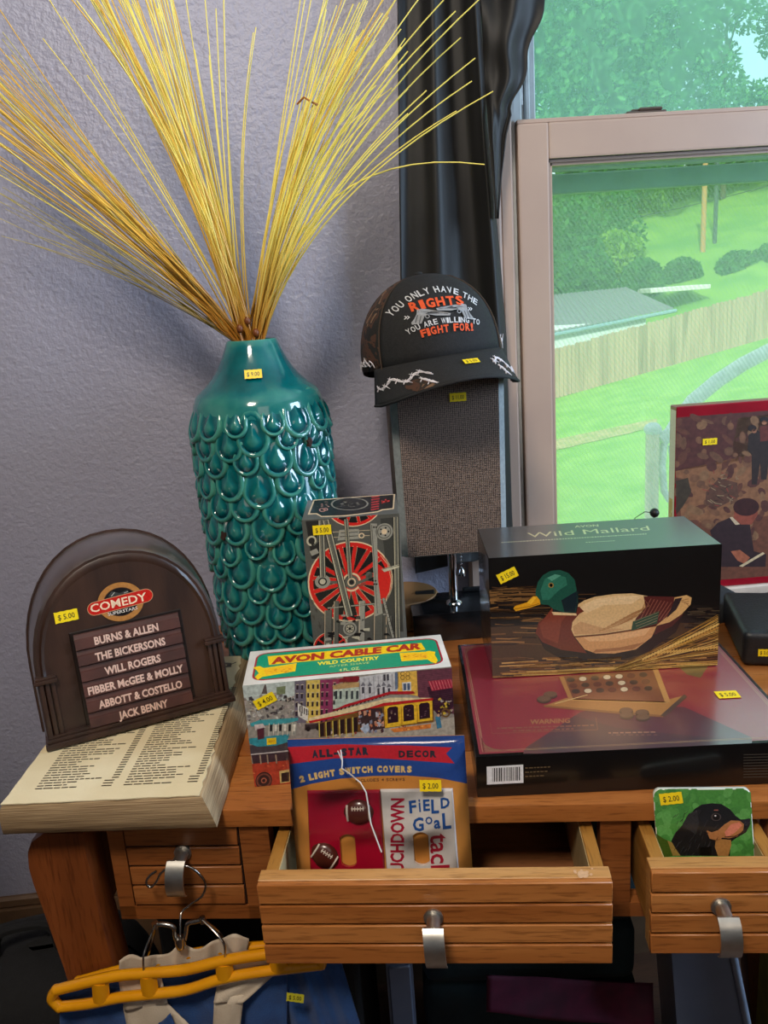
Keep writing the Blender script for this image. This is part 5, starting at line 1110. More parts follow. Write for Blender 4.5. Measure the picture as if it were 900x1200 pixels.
u, v = gt(852.5, 815); price_tag(game, (u, v, gh + .0006), (1, 0, 0), (0, 1, 0), '$ 5.00', .0235, .0165)

# wild duck box
mw, mdp, mh = .2591, .1216, .1463
duck = carton('duck_decoy_box', 'black box with a painted mallard duck, resting on the board game box', .1685, .8594, DT + gh + .001, -.093, mw, mdp, mh, m_bcard)
q = quadmap([(578, 797), (836, 780), (844.7, 641), (572.7, 660)], mw, mh); P = Print(mw, mh, q, (2.8125, 540, 590)); rr = random.Random(15)
P.poly([(90, 190), (860, 140), (860, 600), (90, 600)], (18, 16, 15), 0)
P.poly([(90, 420), (400, 400), (850, 400), (850, 600), (90, 600)], (64, 44, 26), 1); P.poly([(95, 300), (180, 290), (250, 300), (250, 330), (100, 345)], (120, 86, 48), 1)
for _ in range(230):
    y = rr.uniform(285, 585); x = rr.uniform(60, 300) if y < 400 else rr.uniform(60, 840); L = rr.uniform(30, 160); c = rr.choice([(110, 76, 42), (74, 50, 30), (40, 28, 20), (146, 104, 58), (90, 62, 36), (30, 22, 18)]); P.line([(x, y), (x + L / 2, y - rr.uniform(-3, 5)), (x + L, y - rr.uniform(0, 5))], rr.uniform(1.5, 5), c, 2)
for _ in range(150): y = rr.uniform(515, 590); x = rr.uniform(95, 800); P.line([(x, y), (x + rr.uniform(40, 130), y - rr.uniform(-2, 8))], rr.uniform(2, 5), rr.choice([(170, 122, 62), (196, 150, 84), (120, 80, 40), (84, 54, 30)]), 3)
for _ in range(60): y = rr.uniform(345, 420); x = rr.uniform(720, 840); P.line([(x, y), (x + 50, y - 2)], 2.5, rr.choice([(58, 46, 36), (38, 32, 28), (80, 66, 48)]), 2)
P.poly([(250, 440), (275, 490), (340, 524), (480, 530), (600, 500), (700, 430), (735, 360), (600, 440)], (28, 18, 14), 3)
P.poly([(300, 352), (385, 345), (455, 342), (400, 372), (368, 408), (370, 448), (412, 500), (330, 490), (268, 466), (246, 436), (256, 402), (288, 378)], (104, 44, 30), 4); P.poly([(300, 356), (370, 352), (330, 400), (318, 470), (270, 450), (258, 410)], (124, 56, 38), 5)
P.poly([(372, 352), (405, 330), (440, 318), (500, 309), (560, 306), (610, 314), (612, 345), (580, 390), (555, 424), (470, 438), (372, 447), (362, 425), (366, 400), (388, 374), (440, 346)], (216, 178, 124), 5)
P.poly([(372, 447), (470, 438), (555, 424), (640, 408), (622, 446), (570, 486), (500, 500), (440, 500), (405, 488)], (204, 150, 98), 5); P.line([(372, 448), (470, 439), (560, 424), (640, 408)], 5, (96, 56, 34), 6)
for k in range(9): x0 = 452 + k * 13; y0 = 428 - k * 7; P.line([(x0, y0), (x0 + 60, y0 - 18 - k), (min(600, x0 + 110), y0 - 40 - k)], 2.2, (166, 118, 72), 6)
P.poly([(390, 352), (440, 325), (520, 313), (590, 318), (560, 340), (470, 345), (410, 372)], (230, 196, 146), 5.5); P.poly([(372, 440), (366, 415), (392, 398), (470, 420), (540, 420), (470, 436)], (196, 152, 104), 5.5)
P.poly([(400, 450), (560, 430), (620, 415), (600, 440), (500, 460), (420, 462)], (222, 172, 120), 5.5); P.poly([(430, 498), (560, 486), (600, 462), (520, 480), (440, 488)], (160, 108, 70), 5.5)
for k in range(6): P.line([(400 + k * 30, 345 - k * 6), (440 + k * 34, 330 - k * 3)], 2, (236, 206, 156), 6)
P.poly([(598, 314), (700, 316), (722, 336), (690, 388), (640, 410), (555, 426), (572, 386), (604, 350)], (84, 36, 32), 6)
for k in range(9): P.line([(575 + k * 12, 410 - k * 3), (622 + k * 11, 322 + k * 2)], 2.6, (134, 80, 64), 7)
P.poly([(698, 318), (738, 310), (754, 318), (750, 340), (720, 372), (680, 398), (636, 410), (690, 366)], (210, 164, 104), 7); P.poly([(700, 322), (724, 318), (704, 356), (672, 384)], (46, 34, 36), 8)
for k in range(4): P.line([(712 + k * 8, 330 + k * 2), (744, 322 + k * 8)], 1.8, (140, 96, 60), 8)
P.poly([(640, 412), (724, 352), (722, 376), (690, 410), (628, 440)], (70, 28, 24), 6)
P.poly([(562, 396), (648, 362), (640, 402), (556, 426)], (40, 70, 50), 8)
for k in range(4): P.line([(566 + k * 3, 396 + k * 8), (646 - k * 2, 366 + k * 9)], 1.6, (130, 120, 90), 9)
P.poly([(302, 372), (378, 372), (386, 340), (386, 300), (300, 320)], (20, 34, 34), 8); P.poly([(298, 368), (378, 372), (380, 379), (304, 378)], (224, 190, 140), 9)
P.poly([(246, 322), (247, 300), (254, 272), (270, 250), (294, 236), (326, 232), (354, 242), (374, 264), (380, 296), (382, 335), (376, 366), (340, 370), (302, 358), (288, 346), (264, 344)], (30, 80, 64), 9)
P.poly([(262, 300), (276, 262), (310, 246), (345, 256), (350, 280), (320, 300), (290, 330), (268, 330)], (46, 110, 88), 10); P.poly([(284, 258), (310, 246), (330, 250), (300, 268)], (84, 150, 124), 11); P.poly([(330, 330), (380, 300), (381, 340), (374, 366), (340, 368)], (18, 34, 40), 10)
P.ell((297, 282), 9, 8.5, (150, 120, 60), 11, n=14); P.ell((297, 282), 5.5, 5.5, (10, 10, 10), 12, n=12)
P.poly([(174, 358), (180, 350), (218, 338), (238, 318), (250, 318), (260, 330), (262, 344), (222, 357), (182, 367)], (222, 158, 30), 10); P.line([(178, 360), (222, 352), (258, 342)], 2, (130, 84, 20), 11); P.poly([(218, 340), (240, 320), (250, 322), (232, 344)], (238, 184, 50), 11)
for k in range(34):
    x0 = 500 + rr.uniform(-16, 40); y0 = 556 + rr.uniform(-14, 6); x1 = 838; y1 = 372 + k * 5.6; c = rr.choice([(196, 150, 70), (160, 116, 50), (214, 176, 96), (120, 84, 36)])
    if k < 24: P.line([(x0, y0), (x0 + 130, y0 + (y1 - y0) * .36 - 6), (x1, y1)], rr.uniform(1.5, 3.5), c, 4)
    else: P.line([(120 + rr.uniform(0, 260), 556 + (k - 24) * 2.6), (840, 520 + (k - 24) * 5)], 3, c, 4)
for k in range(26): x = 590 + k * 9.6; y = 520 - k * 4.4; P.line([(x, y), (x + 16, y - 13)], 4, (226, 186, 104), 5); P.line([(x, y + 4), (x + 18, y + 3)], 3.4, (190, 140, 66), 5)
for k in range(20): x = 640 + k * 10; y = 500 - k * 1.0; P.line([(x, y), (x + 15, y - 9)], 3.6, (214, 170, 86), 6)
P.build('front_print', INK_GLOSS, duck, (0, 0, 0), (1, 0, 0), (0, 0, 1))
q2_ = quadmap([(572.7, 660), (844.7, 641), (810, 603), (557.8, 622.7)], mw, mdp); P = Print(mw, mdp, q2_, (4.286, 570, 605)); tcol = (214, 206, 150)
P.text('Wild Mallard', (205, 124), (828, 78), (198, 98), tcol, 3, .0); P.text('AVON', (442, 66), (566, 58), (440, 54), tcol, 3, .02)
for (a, c, h_) in (((72, 152), (800, 100), 5), ((490, 149), (640, 139), 3)):
    x = a[0]
    while x < c[0]: w = rr.uniform(5, 13); y = a[1] + (c[1] - a[1]) * (x - a[0]) / (c[0] - a[0]); P.line([(x, y), (x + w, y - .7)], h_, (190, 186, 150), 3); x += w + 4
P.mp = None; P.poly([(0.0008, 0.0008), (mw - .0008, .0008), (mw - .0008, mdp - .0008), (.0008, mdp - .0008)], (22, 28, 34), 0)
P.build('top_print', INK_TOP, duck, (0, 0, mh), (1, 0, 0), (0, 1, 0))
P = Print(mdp, mh); P.poly([(0, 0), (mdp, 0), (mdp, mh * .62), (0, mh * .7)], (70, 48, 28), 1)
for _ in range(50): x = rr.uniform(0, mdp * .6); y = rr.uniform(.004, mh * .66); P.line([(x, y), (x + rr.uniform(.02, .05), y)], rr.uniform(.0008, .003), rr.choice([(146, 104, 58), (40, 28, 20), (110, 76, 42)]), 2)
P.build('side_print', INK_GLOSS, duck, (0, mdp, 0), (0, -1, 0), (0, 0, 1))
u, v = q(595, 679); price_tag(duck, (u, -.0008, v), (1, 0, 0), (0, 0, 1), '$ 15.00', .0225, .0125, rot=24)

# ------------------------------------------------------------------ switch cover pack leaning in the middle drawer
KW, KH = .1726, .1557; ext = .0125
KM = Matrix.Translation((-.0658, .6944, .668)) @ Matrix.Rotation(-.1931, 4, 'Z') @ Matrix.Rotation(-.2, 4, 'X') @ Matrix.Rotation(-.021, 4, 'Y')
card = thing('switch_cover_pack', 'blue and orange card pack of two light switch covers leaning in the middle drawer', 'pack', mat=KM)
MB().box(0, 0, -ext, KW, .0012, KH).ob('backing_card', pbr('orange_card', (214, 146, 66), .5, col2=(202, 132, 56), ns=24), card)
q = homog([(347.8, 1015), (553, 1015), (544.4, 861), (336.7, 867.2)], [(0, KH * .18), (KW, KH * .18), (KW, KH), (0, KH)])
P = Print(KW, KH, q, (3.6, 320, 850)); blue, red = (34, 72, 150), (196, 34, 50)
P.poly([(55, 60), (840, 30), (842, 250), (700, 222), (560, 212), (420, 214), (280, 226), (160, 248), (60, 276)], blue, 1)
P.poly([(60, 94), (300, 80), (430, 84), (560, 84), (756, 92), (730, 118), (766, 160), (560, 146), (420, 138), (260, 140), (64, 166)], red, 2)
def arct(t, pts, h, col, lay, bold=.03): arc_text(P, t, pts, h, col, lay, bold)
arct('ALL-STAR', [(162, 137), (280, 128), (404, 122)], 28, (40, 44, 60), 3, .08); arct('DECOR', [(526, 134), (610, 132), (692, 133)], 26, (40, 40, 52), 3, .06)
arct('2 LIGHT SWITCH COVERS', [(112, 242), (200, 222), (310, 204), (440, 196), (586, 197)], 24, (224, 190, 120), 3, .07)
arct('INCLUDES 4 SCREWS', [(346, 240), (450, 236), (556, 234)], 12, (110, 70, 40), 3, .03)
P.build('card_print', INK, card, (0, 0, 0), (1, 0, 0), (0, 0, 1))
def F2(x, y): return q(320 + x / 3.6, 850 + y / 3.6)
def plate(name, quad, slot, mat, label):
    """switch plate with a real slot, pillowed edge"""
    out = []
    for a, c in zip(quad, quad[1:] + quad[:1]):
        for k in range(8): out.append(F2(a[0] + (c[0] - a[0]) * k / 8, a[1] + (c[1] - a[1]) * k / 8))
    cx, cy = F2(*slot); ins = []; n = len(out); cc = (sum(p[0] for p in out) / n, sum(p[1] for p in out) / n)
    for p in out:
        a = math.atan2(p[1] - cc[1], p[0] - cc[0]); dx, dz = math.cos(a), math.sin(a)
        ins.append((cx + .0075 * math.copysign(min(1, abs(dx) * 1.5), dx), cy + .0165 * math.copysign(abs(dz) ** .8, dz)))
    sc = lambda k: [(cc[0] + (p[0] - cc[0]) * k, cc[1] + (p[1] - cc[1]) * k) for p in out]
    b = MB(); b.loft([[(x, y, z) for x, z in r] for r, y in ((out, -.0006), (sc(.99), -.003), (sc(.965), -.0042), (ins, -.0046), (ins, -.0006))], cap=False)
    o = b.ob(name, mat, card, 40); o['label'] = label; return o
m_cri = pbr('crimson_plate', (170, 10, 46), .25, col2=(156, 8, 42), coat=.4); m_wpl = pbr('white_plate', (232, 228, 226), .25, coat=.4)
p1 = plate('switch_plate', [(162, 700), (476, 700), (450, 270), (144, 274)], (318, 520), m_cri, 'crimson switch plate with two footballs')
p2 = plate('switch_plate', [(484, 700), (788, 700), (758, 264), (450, 268)], (625, 513), m_wpl, 'white switch plate with football words')
m_ball = pbr('football_brown', (84, 34, 26), .3, coat=.4); m_lace = pbr('lace_white', (226, 214, 200), .4)
for (x, y), rot, rx, rz in (((362, 358), .0, .0150, .0125), ((222, 540), -.62, .0150, .0125)):
    u, v = F2(x, y); FM = Matrix.Translation((u, -.0044, v)) @ Matrix.Rotation(rot * -1, 4, 'Y')
    b = MB(); b.v = []; n, m_ = 18, 8
    for j in range(m_ + 1):
        for i in range(n):
            a = 2 * math.pi * i / n; r = math.sin(math.pi / 2 * j / m_); cx_ = math.cos(a); sx_ = math.sin(a)
            p = FM @ Vector((rx * r * cx_, -.006 * math.cos(math.pi / 2 * j / m_), rz * r * math.copysign(abs(sx_) ** 1.25, sx_))); b.v.append(tuple(p))
    b.f = [(j * n + i, (j + 1) * n + i, (j + 1) * n + (i + 1) % n, j * n + (i + 1) % n) for j in range(m_) for i in range(n)]; fo = b.ob('football', m_ball, p1, 60)
    b = MB()
    srf = lambda x_, z_: FM @ Vector((x_, -.006 * math.sqrt(max(0, 1 - (x_ / rx) ** 2 - (z_ / rz) ** 2)) - .0003, z_))
    for sx in (-.72, .72): b.tube([srf(rx * sx, rz * t * .62) for t in (-1, -.5, 0, .5, 1)], .0011, 5)
    b.tube([srf(rx * t, rz * .42) for t in (-.42, 0, .42)], .0006, 4)
    for t in (-.36, -.18, 0, .18, .36): b.tube([srf(rx * t, rz * .27), srf(rx * t, rz * .57)], .0006, 4)
    lo = b.ob('football_lace', m_lace, p1, 60)
P = Print(KW, KH, q, (3.6, 320, 850)); P.bounds = False
P.text('TOUCHDOWN', (548, 690), (552, 300), (494, 690), (176, 20, 56), 1, .03)
P.text('F', (576, 362), (606, 358), (572, 312), (30, 84, 160), 1, .03); P.text('i', (616, 356), (624, 356), (612, 300), (30, 84, 160), 1, .02); P.text('E', (634, 352), (662, 350), (632, 306), (30, 84, 160), 1, .03); P.text('L', (668, 362), (700, 360), (666, 306), (30, 84, 160), 1, .03); P.text('D', (708, 342), (746, 336), (706, 300), (30, 84, 160), 1, .03)
P.text('G', (590, 438), (636, 434), (588, 384), (30, 84, 160), 1, .03); P.text('O', (642, 408), (672, 408), (642, 378), (30, 84, 160), 1, .03); P.text('a', (678, 426), (706, 424), (678, 376), (30, 84, 160), 1, .03); P.text('L', (716, 428), (752, 424), (712, 364), (30, 84, 160), 1, .03)
P.text('tackle', (664, 450), (668, 700), (742, 446), (176, 24, 56), 1, .015)
P.build('plate_lettering', INK, p2, (0, -.0048, 0), (1, 0, 0), (0, 0, 1))
def filmmat():
    m, N, Lk, p = new_mat('clear_film'); out = N['Material Output']; N.remove(p)
    t = N.new('ShaderNodeBsdfTransparent'); g = N.new('ShaderNodeBsdfGlossy'); g.inputs['Roughness'].default_value = .12; fr = N.new('ShaderNodeFresnel'); fr.inputs[0].default_value = 1.3
    x = N.new('ShaderNodeMixShader'); Lk.new(fr.outputs[0], x.inputs[0]); Lk.new(t.outputs[0], x.inputs[1]); Lk.new(g.outputs[0], x.inputs[2]); Lk.new(x.outputs[0], out.inputs[0]); return m
rr = random.Random(3); wr = [(rr.uniform(0, 6.28), rr.uniform(30, 160), rr.uniform(0, 3.14), rr.uniform(.00015, .0005)) for _ in range(12)]
def film(u, v):
    x = -.003 + (KW + .008) * u; z = -ext + .002 + (KH + ext + .0005) * v; e = min(1, 8 * min(u, 1 - u, v, 1 - v)); y = -.0120 * e ** .5
    for ph, f, a, am in wr: y -= am * math.sin(f * (x * math.cos(a) + z * math.sin(a)) + ph) * e
    return (x, y - .0006, z)
MB().grid(film, 46, 44).ob('plastic_film', filmmat(), card, 80)
b = MB(); pts = [(293, 84), (300, 130), (298, 160), (335, 186), (375, 220), (398, 260), (408, 320), (418, 390), (440, 450), (462, 508)]; fp_ = []
for x, y in pts: u, v = F2(x, y); fp_.append((u, -.0134, v))
b.tube(fp_, .0007, 5); u, v = F2(281, 88); b.tube([(u, -.0134, v), fp_[1]], .0006, 5); b.ob('tear_string', pbr('white_thread', (236, 232, 230), .6), card, 60)
u, v = F2(667, 230); price_tag(card, (u, -.0142, v), (1, 0, 0), (0, 0, 1), '$ 2.00', .0205, .0115, rot=-1)

# ------------------------------------------------------------------ puppy tile leaning in the right drawer
PW, PH = .0881, .0814
PM = Matrix.Translation((.2796, .6460, .6862)) @ Matrix.Rotation(-.2658, 4, 'Z') @ Matrix.Rotation(-.2, 4, 'X') @ Matrix.Rotation(-.0567, 4, 'Y')
pup = thing('puppy_tile', 'small square tile picturing a black and tan puppy, standing in the right drawer', 'tile', mat=PM)
PW, PH = .0868, .0802; ex_ = .035; pts = []
for cx, cz, a in ((PW - .006, PH - .006, 0), (.006, PH - .006, 90), (.006, -ex_ + .006, 180), (PW - .006, -ex_ + .006, 270)):
    for k in range(6): t = math.radians(a + 18 * k); pts.append((cx + .006 * math.cos(t), cz + .006 * math.sin(t)))
b = MB(); c_ = (PW / 2, (PH - ex_) / 2); sc = lambda k: [(c_[0] + (x - c_[0]) * k, c_[1] + (z - c_[1]) * k) for x, z in pts]
b.loft([[(x, y, z) for x, z in r] for r, y in ((sc(.985), 0), (pts, .0008), (pts, .004))]); b.ob('tile_body', pbr('tile_white', (226, 232, 220), .2, coat=.5), pup, 30)
q = homog([(768, 1002.5), (883, 1002.5), (877, 924), (763, 924)], [(0, PH * .2), (PW, PH * .2), (PW, PH), (0, PH)]); P = Print(PW, PH, q, (4, 730, 900)); P.bounds = False
pts2 = []
P.mp, mp = None, P.mp; P.poly([(x, max(z, -ex_ + .002)) for x, z in sc(.982)], (74, 140, 62), 1); P.mp = mp
P.bounds = True; rr = random.Random(30)
for _ in range(150):
    x = rr.uniform(150, 590); y = rr.uniform(108, 420); s = rr.uniform(10, 34); c = rr.choice([(82, 148, 70), (72, 138, 62), (92, 158, 80), (68, 130, 60)]); P.ell((x, y), s, s * rr.uniform(.6, 1.3), c, 1.2 + .5 * rr.random(), rr.random() * 3, 9)
P.poly([(136, 300), (180, 330), (230, 355), (260, 410), (180, 420), (136, 420)], (62, 84, 26), 2); P.poly([(200, 340), (240, 356), (262, 412), (225, 412)], (150, 120, 60), 2.5)
blk = (26, 25, 28); P.poly([(218, 342), (240, 300), (275, 262), (305, 222), (330, 190), (362, 170), (410, 164), (455, 168), (495, 192), (520, 222), (545, 240), (590, 236), (586, 270), (570, 300), (520, 330), (500, 345), (495, 412), (262, 412), (240, 380)], blk, 3)
P.poly([(385, 290), (410, 300), (440, 290), (470, 262), (500, 244), (540, 246), (560, 262), (556, 290), (530, 318), (490, 328), (460, 325), (440, 340), (400, 330)], (176, 116, 70), 4)
P.poly([(470, 300), (500, 262), (538, 252), (552, 268), (520, 300), (480, 325)], (216, 128, 104), 5); P.poly([(430, 330), (500, 336), (502, 360), (488, 412), (440, 412), (425, 370)], (172, 120, 66), 4)
P.poly([(552, 240), (585, 234), (590, 262), (570, 272), (556, 258)], (40, 38, 46), 6); P.line([(470, 322), (520, 318), (560, 296)], 4, (60, 30, 26), 6)
P.poly([(300, 215), (340, 195), (350, 260), (335, 310), (290, 280), (272, 262)], (44, 42, 44), 4)
for _ in range(60): x = rr.uniform(240, 440); y = rr.uniform(190, 405); P.line([(x, y), (x - rr.uniform(4, 16), y + rr.uniform(10, 26))], 2, rr.choice([(48, 46, 48), (14, 13, 15), (62, 58, 58)]), 4)
P.ell((430, 228), 24, 19, (66, 58, 56), 5, n=16); P.ell((431, 228), 17, 15, (22, 16, 16), 6, n=16); P.ell((427, 222), 4.5, 4, (226, 226, 226), 7, n=8); P.line([(420, 196), (440, 196)], 5, (150, 90, 80), 5); P.poly([(352, 370), (408, 368), (410, 410), (352, 410)], (10, 9, 10), 6)
P.build('puppy_print', INK_GLOSS, pup, (0, -.0001, 0), (1, 0, 0), (0, 0, 1))
u, v = q(784.5, 935); price_tag(pup, (u, -.0004, v), (1, 0, 0), (0, 0, 1), '$ 2.00', .0205, .0115, rot=6)

# ------------------------------------------------------------------ red framed picture book on the sill
rb = thing('red_picture_book', 'large red-bordered book with a dusky painted cover standing on the window sill', 'book', (.5345, 1.203, .7452), -.04)
BW, BH, BD = .235, .297, .026
MB().box(0, 0, 0, BW, BD, BH, .0012).ob('cover', pbr('red_cover', (150, 16, 36), .3, coat=.2), rb)
q = homog([(800, 697), (900, 688), (900, 470), (799, 479)], [(.001, 0), (.1525, 0), (.1525, BH), (0, BH)]); P = Print(BW, BH, q, (5.217, 780, 470)); rr = random.Random(44)
mp, P.mp = P.mp, None; P.poly([(.004, .012), (BW - .004, .012), (BW - .004, BH - .018), (.004, BH - .018)], (104, 62, 46), 1); P.mp = mp
P.poly([(100, 110), (640, 60), (640, 330), (100, 430)], (82, 44, 40), 2); P.poly([(430, 110), (640, 80), (640, 300), (520, 400), (400, 330)], (128, 112, 84), 2); P.poly([(100, 430), (500, 330), (640, 430), (640, 700), (300, 760), (140, 720)], (134, 92, 64), 2)
for _ in range(120): x = rr.uniform(100, 620); y = rr.uniform(100, 900); P.ell((x, y), rr.uniform(14, 50), rr.uniform(10, 30), rr.choice([(96, 58, 46), (116, 80, 58), (84, 48, 42), (104, 72, 54), (130, 96, 68)]), 2.5 + rr.random() * .4, rr.random() * 3, 8)
P.poly([(105, 490), (170, 470), (190, 560), (150, 640), (110, 700)], (62, 52, 40), 3); P.poly([(270, 560), (340, 470), (440, 500), (450, 590), (330, 660), (270, 630)], (90, 60, 48), 3)
for _ in range(40): x = rr.uniform(280, 450); y = rr.uniform(430, 640); P.line([(x, y), (x + rr.uniform(-40, 40), y + rr.uniform(-30, 30))], 4, rr.choice([(60, 52, 42), (140, 60, 50), (150, 130, 100), (50, 40, 34)]), 4)
# two plain standing figures and one plain seated figure
P.poly([(490, 210), (530, 180), (570, 200), (600, 190), (640, 210), (640, 300), (610, 300), (600, 480), (570, 480), (560, 380), (548, 510), (520, 510), (512, 330), (488, 300)], (46, 34, 32), 4); P.ell((508, 170), 24, 20, (40, 28, 26), 5); P.ell((520, 186), 13, 13, (150, 100, 76), 5); P.ell((570, 118), 24, 16, (34, 26, 26), 5); P.ell((572, 136), 13, 13, (156, 106, 80), 5); P.poly([(548, 160), (600, 150), (620, 240), (556, 250)], (96, 44, 38), 5)
P.poly([(300, 800), (340, 750), (410, 715), (470, 760), (520, 760), (550, 930), (620, 950), (620, 1030), (320, 1030), (330, 900)], (48, 30, 34), 5); P.ell((495, 650), 72, 56, (58, 26, 26), 6); P.poly([(430, 660), (560, 660), (560, 700), (530, 760), (470, 760), (430, 720)], (140, 70, 54), 5.5)
P.poly([(405, 715), (420, 712), (465, 758), (440, 762)], (200, 180, 150), 6); P.poly([(420, 930), (470, 920), (530, 970), (500, 1010), (460, 990)], (160, 92, 66), 7); P.poly([(470, 1025), (600, 935), (612, 945), (490, 1030)], (196, 176, 140), 8)
P.build('cover_print', INK_FADE, rb, (0, 0, 0), (1, 0, 0), (0, 0, 1))
P = Print(BD, BH); P.poly([(.002, .002), (BD - .002, .002), (BD - .002, BH - .006), (.002, BH - .006)], (226, 206, 198), 1); P.poly([(.004, .06), (.018, .06), (.018, .15), (.004, .15)], (196, 140, 80), 2); P.scatter(rr, 12, (.006, .07, .016, .14), .004, [(150, 80, 60), (214, 190, 130)], 3)
P.build('spine_print', INK, rb, (0, BD, 0), (0, -1, 0), (0, 0, 1))
u, v = q(834, 518); price_tag(rb, (u, -.0006, v), (1, 0, 0), (0, 0, 1), '$ 1.00', .0225, .0105, rot=0)

# small black ball on bent wires, on the sill behind the duck box
wb_ = thing('wire_ornament', 'small black ball on thin bent wire standing on the sill behind the duck box', 'ornament', (.492, 1.215, .7452)); b = MB(); c = at(767, 601, 1.215) - Vector(wb_.location)
b.sphere(c, .0075, 12, 8); b.ob('ball', pbr('black_ball', (12, 12, 12), .5), wb_, 60)
b = MB(); b.tube([(0, 0, .001), (c.x * .5, 0, c.z * .5), c], .001, 6); e = at(744, 607, 1.215) - Vector(wb_.location); b.tube([c, (c + e) / 2 + Vector((0, 0, .006)), e, e + Vector((-.001, 0, -.06))], .0007, 5); b.tube([(-.014, 0, .0008), (.014, 0, .0008)], .0012, 6); b.ob('wire', pbr('thin_black_wire', (20, 20, 20), .5), wb_, 60)

# black pouch at the right end of the desk
bg = thing('black_pouch', 'soft black zip pouch with a price label at the right end of the desk', 'pouch', (.500, .915, DT), -.3)
b = MB()
def pf_(u, v):
    a = 2 * math.pi * u; r = max(0, math.sin(math.pi * v)) ** .45; return (.10 + .10 * r * math.copysign(abs(math.cos(a)) ** .5, math.cos(a)), .070 + .070 * r * math.copysign(abs(math.sin(a)) ** .5, math.sin(a)), .0006 + .036 * (1 - math.cos(math.pi * v)) / 2 + .004 * math.sin(9 * u + 5 * v) * v)
b.box(0, 0, .0004, .20, .15, .046, .011, 4); b.ob('pouch_body', pbr('black_nylon', (20, 21, 24), .45, col2=(28, 30, 34), ns=120, bump=.3, bs=400), bg, 60)
b = MB(); b.tube([(.012, .008, .0445), (.10, .006, .0458), (.188, .008, .0445)], .0018, 6); b.box(.030, .002, .0440, .036, .010, .0485, .001); b.ob('zip', m_blk, bg)
price_tag(bg, (.026, -.0006, .020), (1, 0, 0), (0, 0, 1), '$ 3.00', .017, .010)
bc = thing('beret', 'rounded black beret lying behind the zip pouch on the desk', 'hat', (.535, 1.105, DT)); b = MB(); b.lathe([(.055, 0), (.057, .008), (.053, .022), (.036, .033), (.015, .037), (0, .038)], 28, cap=False); b.ob('crown', m_capb, bc, 60)
MB().lathe([(.0015, .0375), (.002, .046), (0, .047)], 8).ob('stalk', m_capb, bc, 60)
# ------------------------------------------------------------------ clamp hanger on the left pull, with a blue and cream garment
m_yel = pbr('amber_plastic', (226, 156, 16), .25, col2=(214, 142, 10), ns=20, coat=.4)
hg = thing('clamp_hanger', 'yellow plastic trouser hanger with a steel hook hanging from the left drawer pull', 'hanger', mat=DK @ Matrix.Translation((-.18, 0, .6)))
ho = Vector((-.18, 0, .6)); hp = lambda x, y, v: tuple(dk(x, y, v) - ho)
def curve(pts, n=6):                                    # Catmull-Rom through the points
    P_ = [Vector(p) for p in pts]; out = []
    for i in range(len(P_) - 1):
        p0, p1, p2, p3 = P_[max(0, i - 1)], P_[i], P_[i + 1], P_[min(len(P_) - 1, i + 2)]
        for k in range(n):
            t = k / n; out.append(.5 * ((2 * p1) + (p2 - p0) * t + (2 * p0 - 5 * p1 + 4 * p2 - p3) * t * t + (3 * p1 - p0 - 3 * p2 + p3) * t ** 3))
    return out + [P_[-1]]
VF, VB2 = -.040, -.0155
def bar(v, upper, lower, ribs, name, r=.0056):
    b = MB(); U1 = curve([hp(x, y, v) for x, y in upper]); L1 = curve([hp(x, y, v) for x, y in lower])
    b.tube(U1, r, 8, up=(0, 1, 0)); b.tube(L1, r, 8, up=(0, 1, 0))
    for (x0, y0), (x1, y1) in ribs: b.tube([hp(x0, y0, v), hp(x1, y1, v)], r * 1.1, 8, flat=1.5, up=(0, 1, 0))
    b.tube(curve([hp(upper[0][0], upper[0][1], v), hp(upper[0][0] - 5, (upper[0][1] + lower[0][1]) / 2, v), hp(lower[0][0], lower[0][1], v)]), r, 8, up=(0, 1, 0))
    b.tube(curve([hp(upper[-1][0], upper[-1][1], v), hp(upper[-1][0] + 5, (upper[-1][1] + lower[-1][1]) / 2, v), hp(lower[-1][0], lower[-1][1], v)]), r, 8, up=(0, 1, 0))
    for q in (U1[0], L1[0], U1[-1], L1[-1]): b.sphere(q, r * 1.05, 8, 6)
    return b.ob(name, m_yel, hg, 60, weld=False)
bar(VF, [(66, 1160), (110, 1149), (140, 1143), (176, 1140), (218, 1136), (260, 1126), (311, 1118), (372, 1112)], [(70, 1180), (105, 1176), (140, 1169), (176, 1165), (218, 1160), (260, 1147), (311, 1138), (376, 1130)],
    [((117, 1150), (119, 1172)), ((173, 1142), (176, 1163)), ((262, 1128), (264, 1145)), ((325, 1117), (327, 1135))], 'front_bar')
bar(VB2, [(92, 1150), (140, 1137), (185, 1127), (218, 1119), (260, 1113), (311, 1109), (372, 1104)], [(94, 1170), (140, 1160), (185, 1150), (218, 1144), (260, 1136), (311, 1130), (374, 1122)], [((170, 1132), (172, 1152)), ((262, 1115), (264, 1134))], 'back_bar')
m_stl = pbr('hanger_steel', (176, 172, 166), .18, 1)
hv = -.014
b = MB(); b.tube(curve([hp(x, y, hv) for x, y in ((183, 1021), (176, 1026), (171.7, 1032.5), (173, 1038), (178.3, 1039), (184, 1032), (188, 1024), (196, 1018), (210, 1014.5), (222, 1016), (231, 1022), (239, 1031), (241, 1040), (236, 1051), (226, 1058), (216, 1065.6))]) + [Vector(hp(212, 1070, -.017)), Vector(hp(211.4, 1078, -.022)), Vector(hp(211.4, 1100, -.027))], .0013, 8); b.ob('hook', m_stl, hg, 60)
b = MB(); b.lathe([(.001, -.007), (.005, -.006), (.006, 0), (.005, .006), (.001, .007)], 12, hp(211.4, 1104, -.028)); b.ob('knuckle', m_stl, hg, 60)
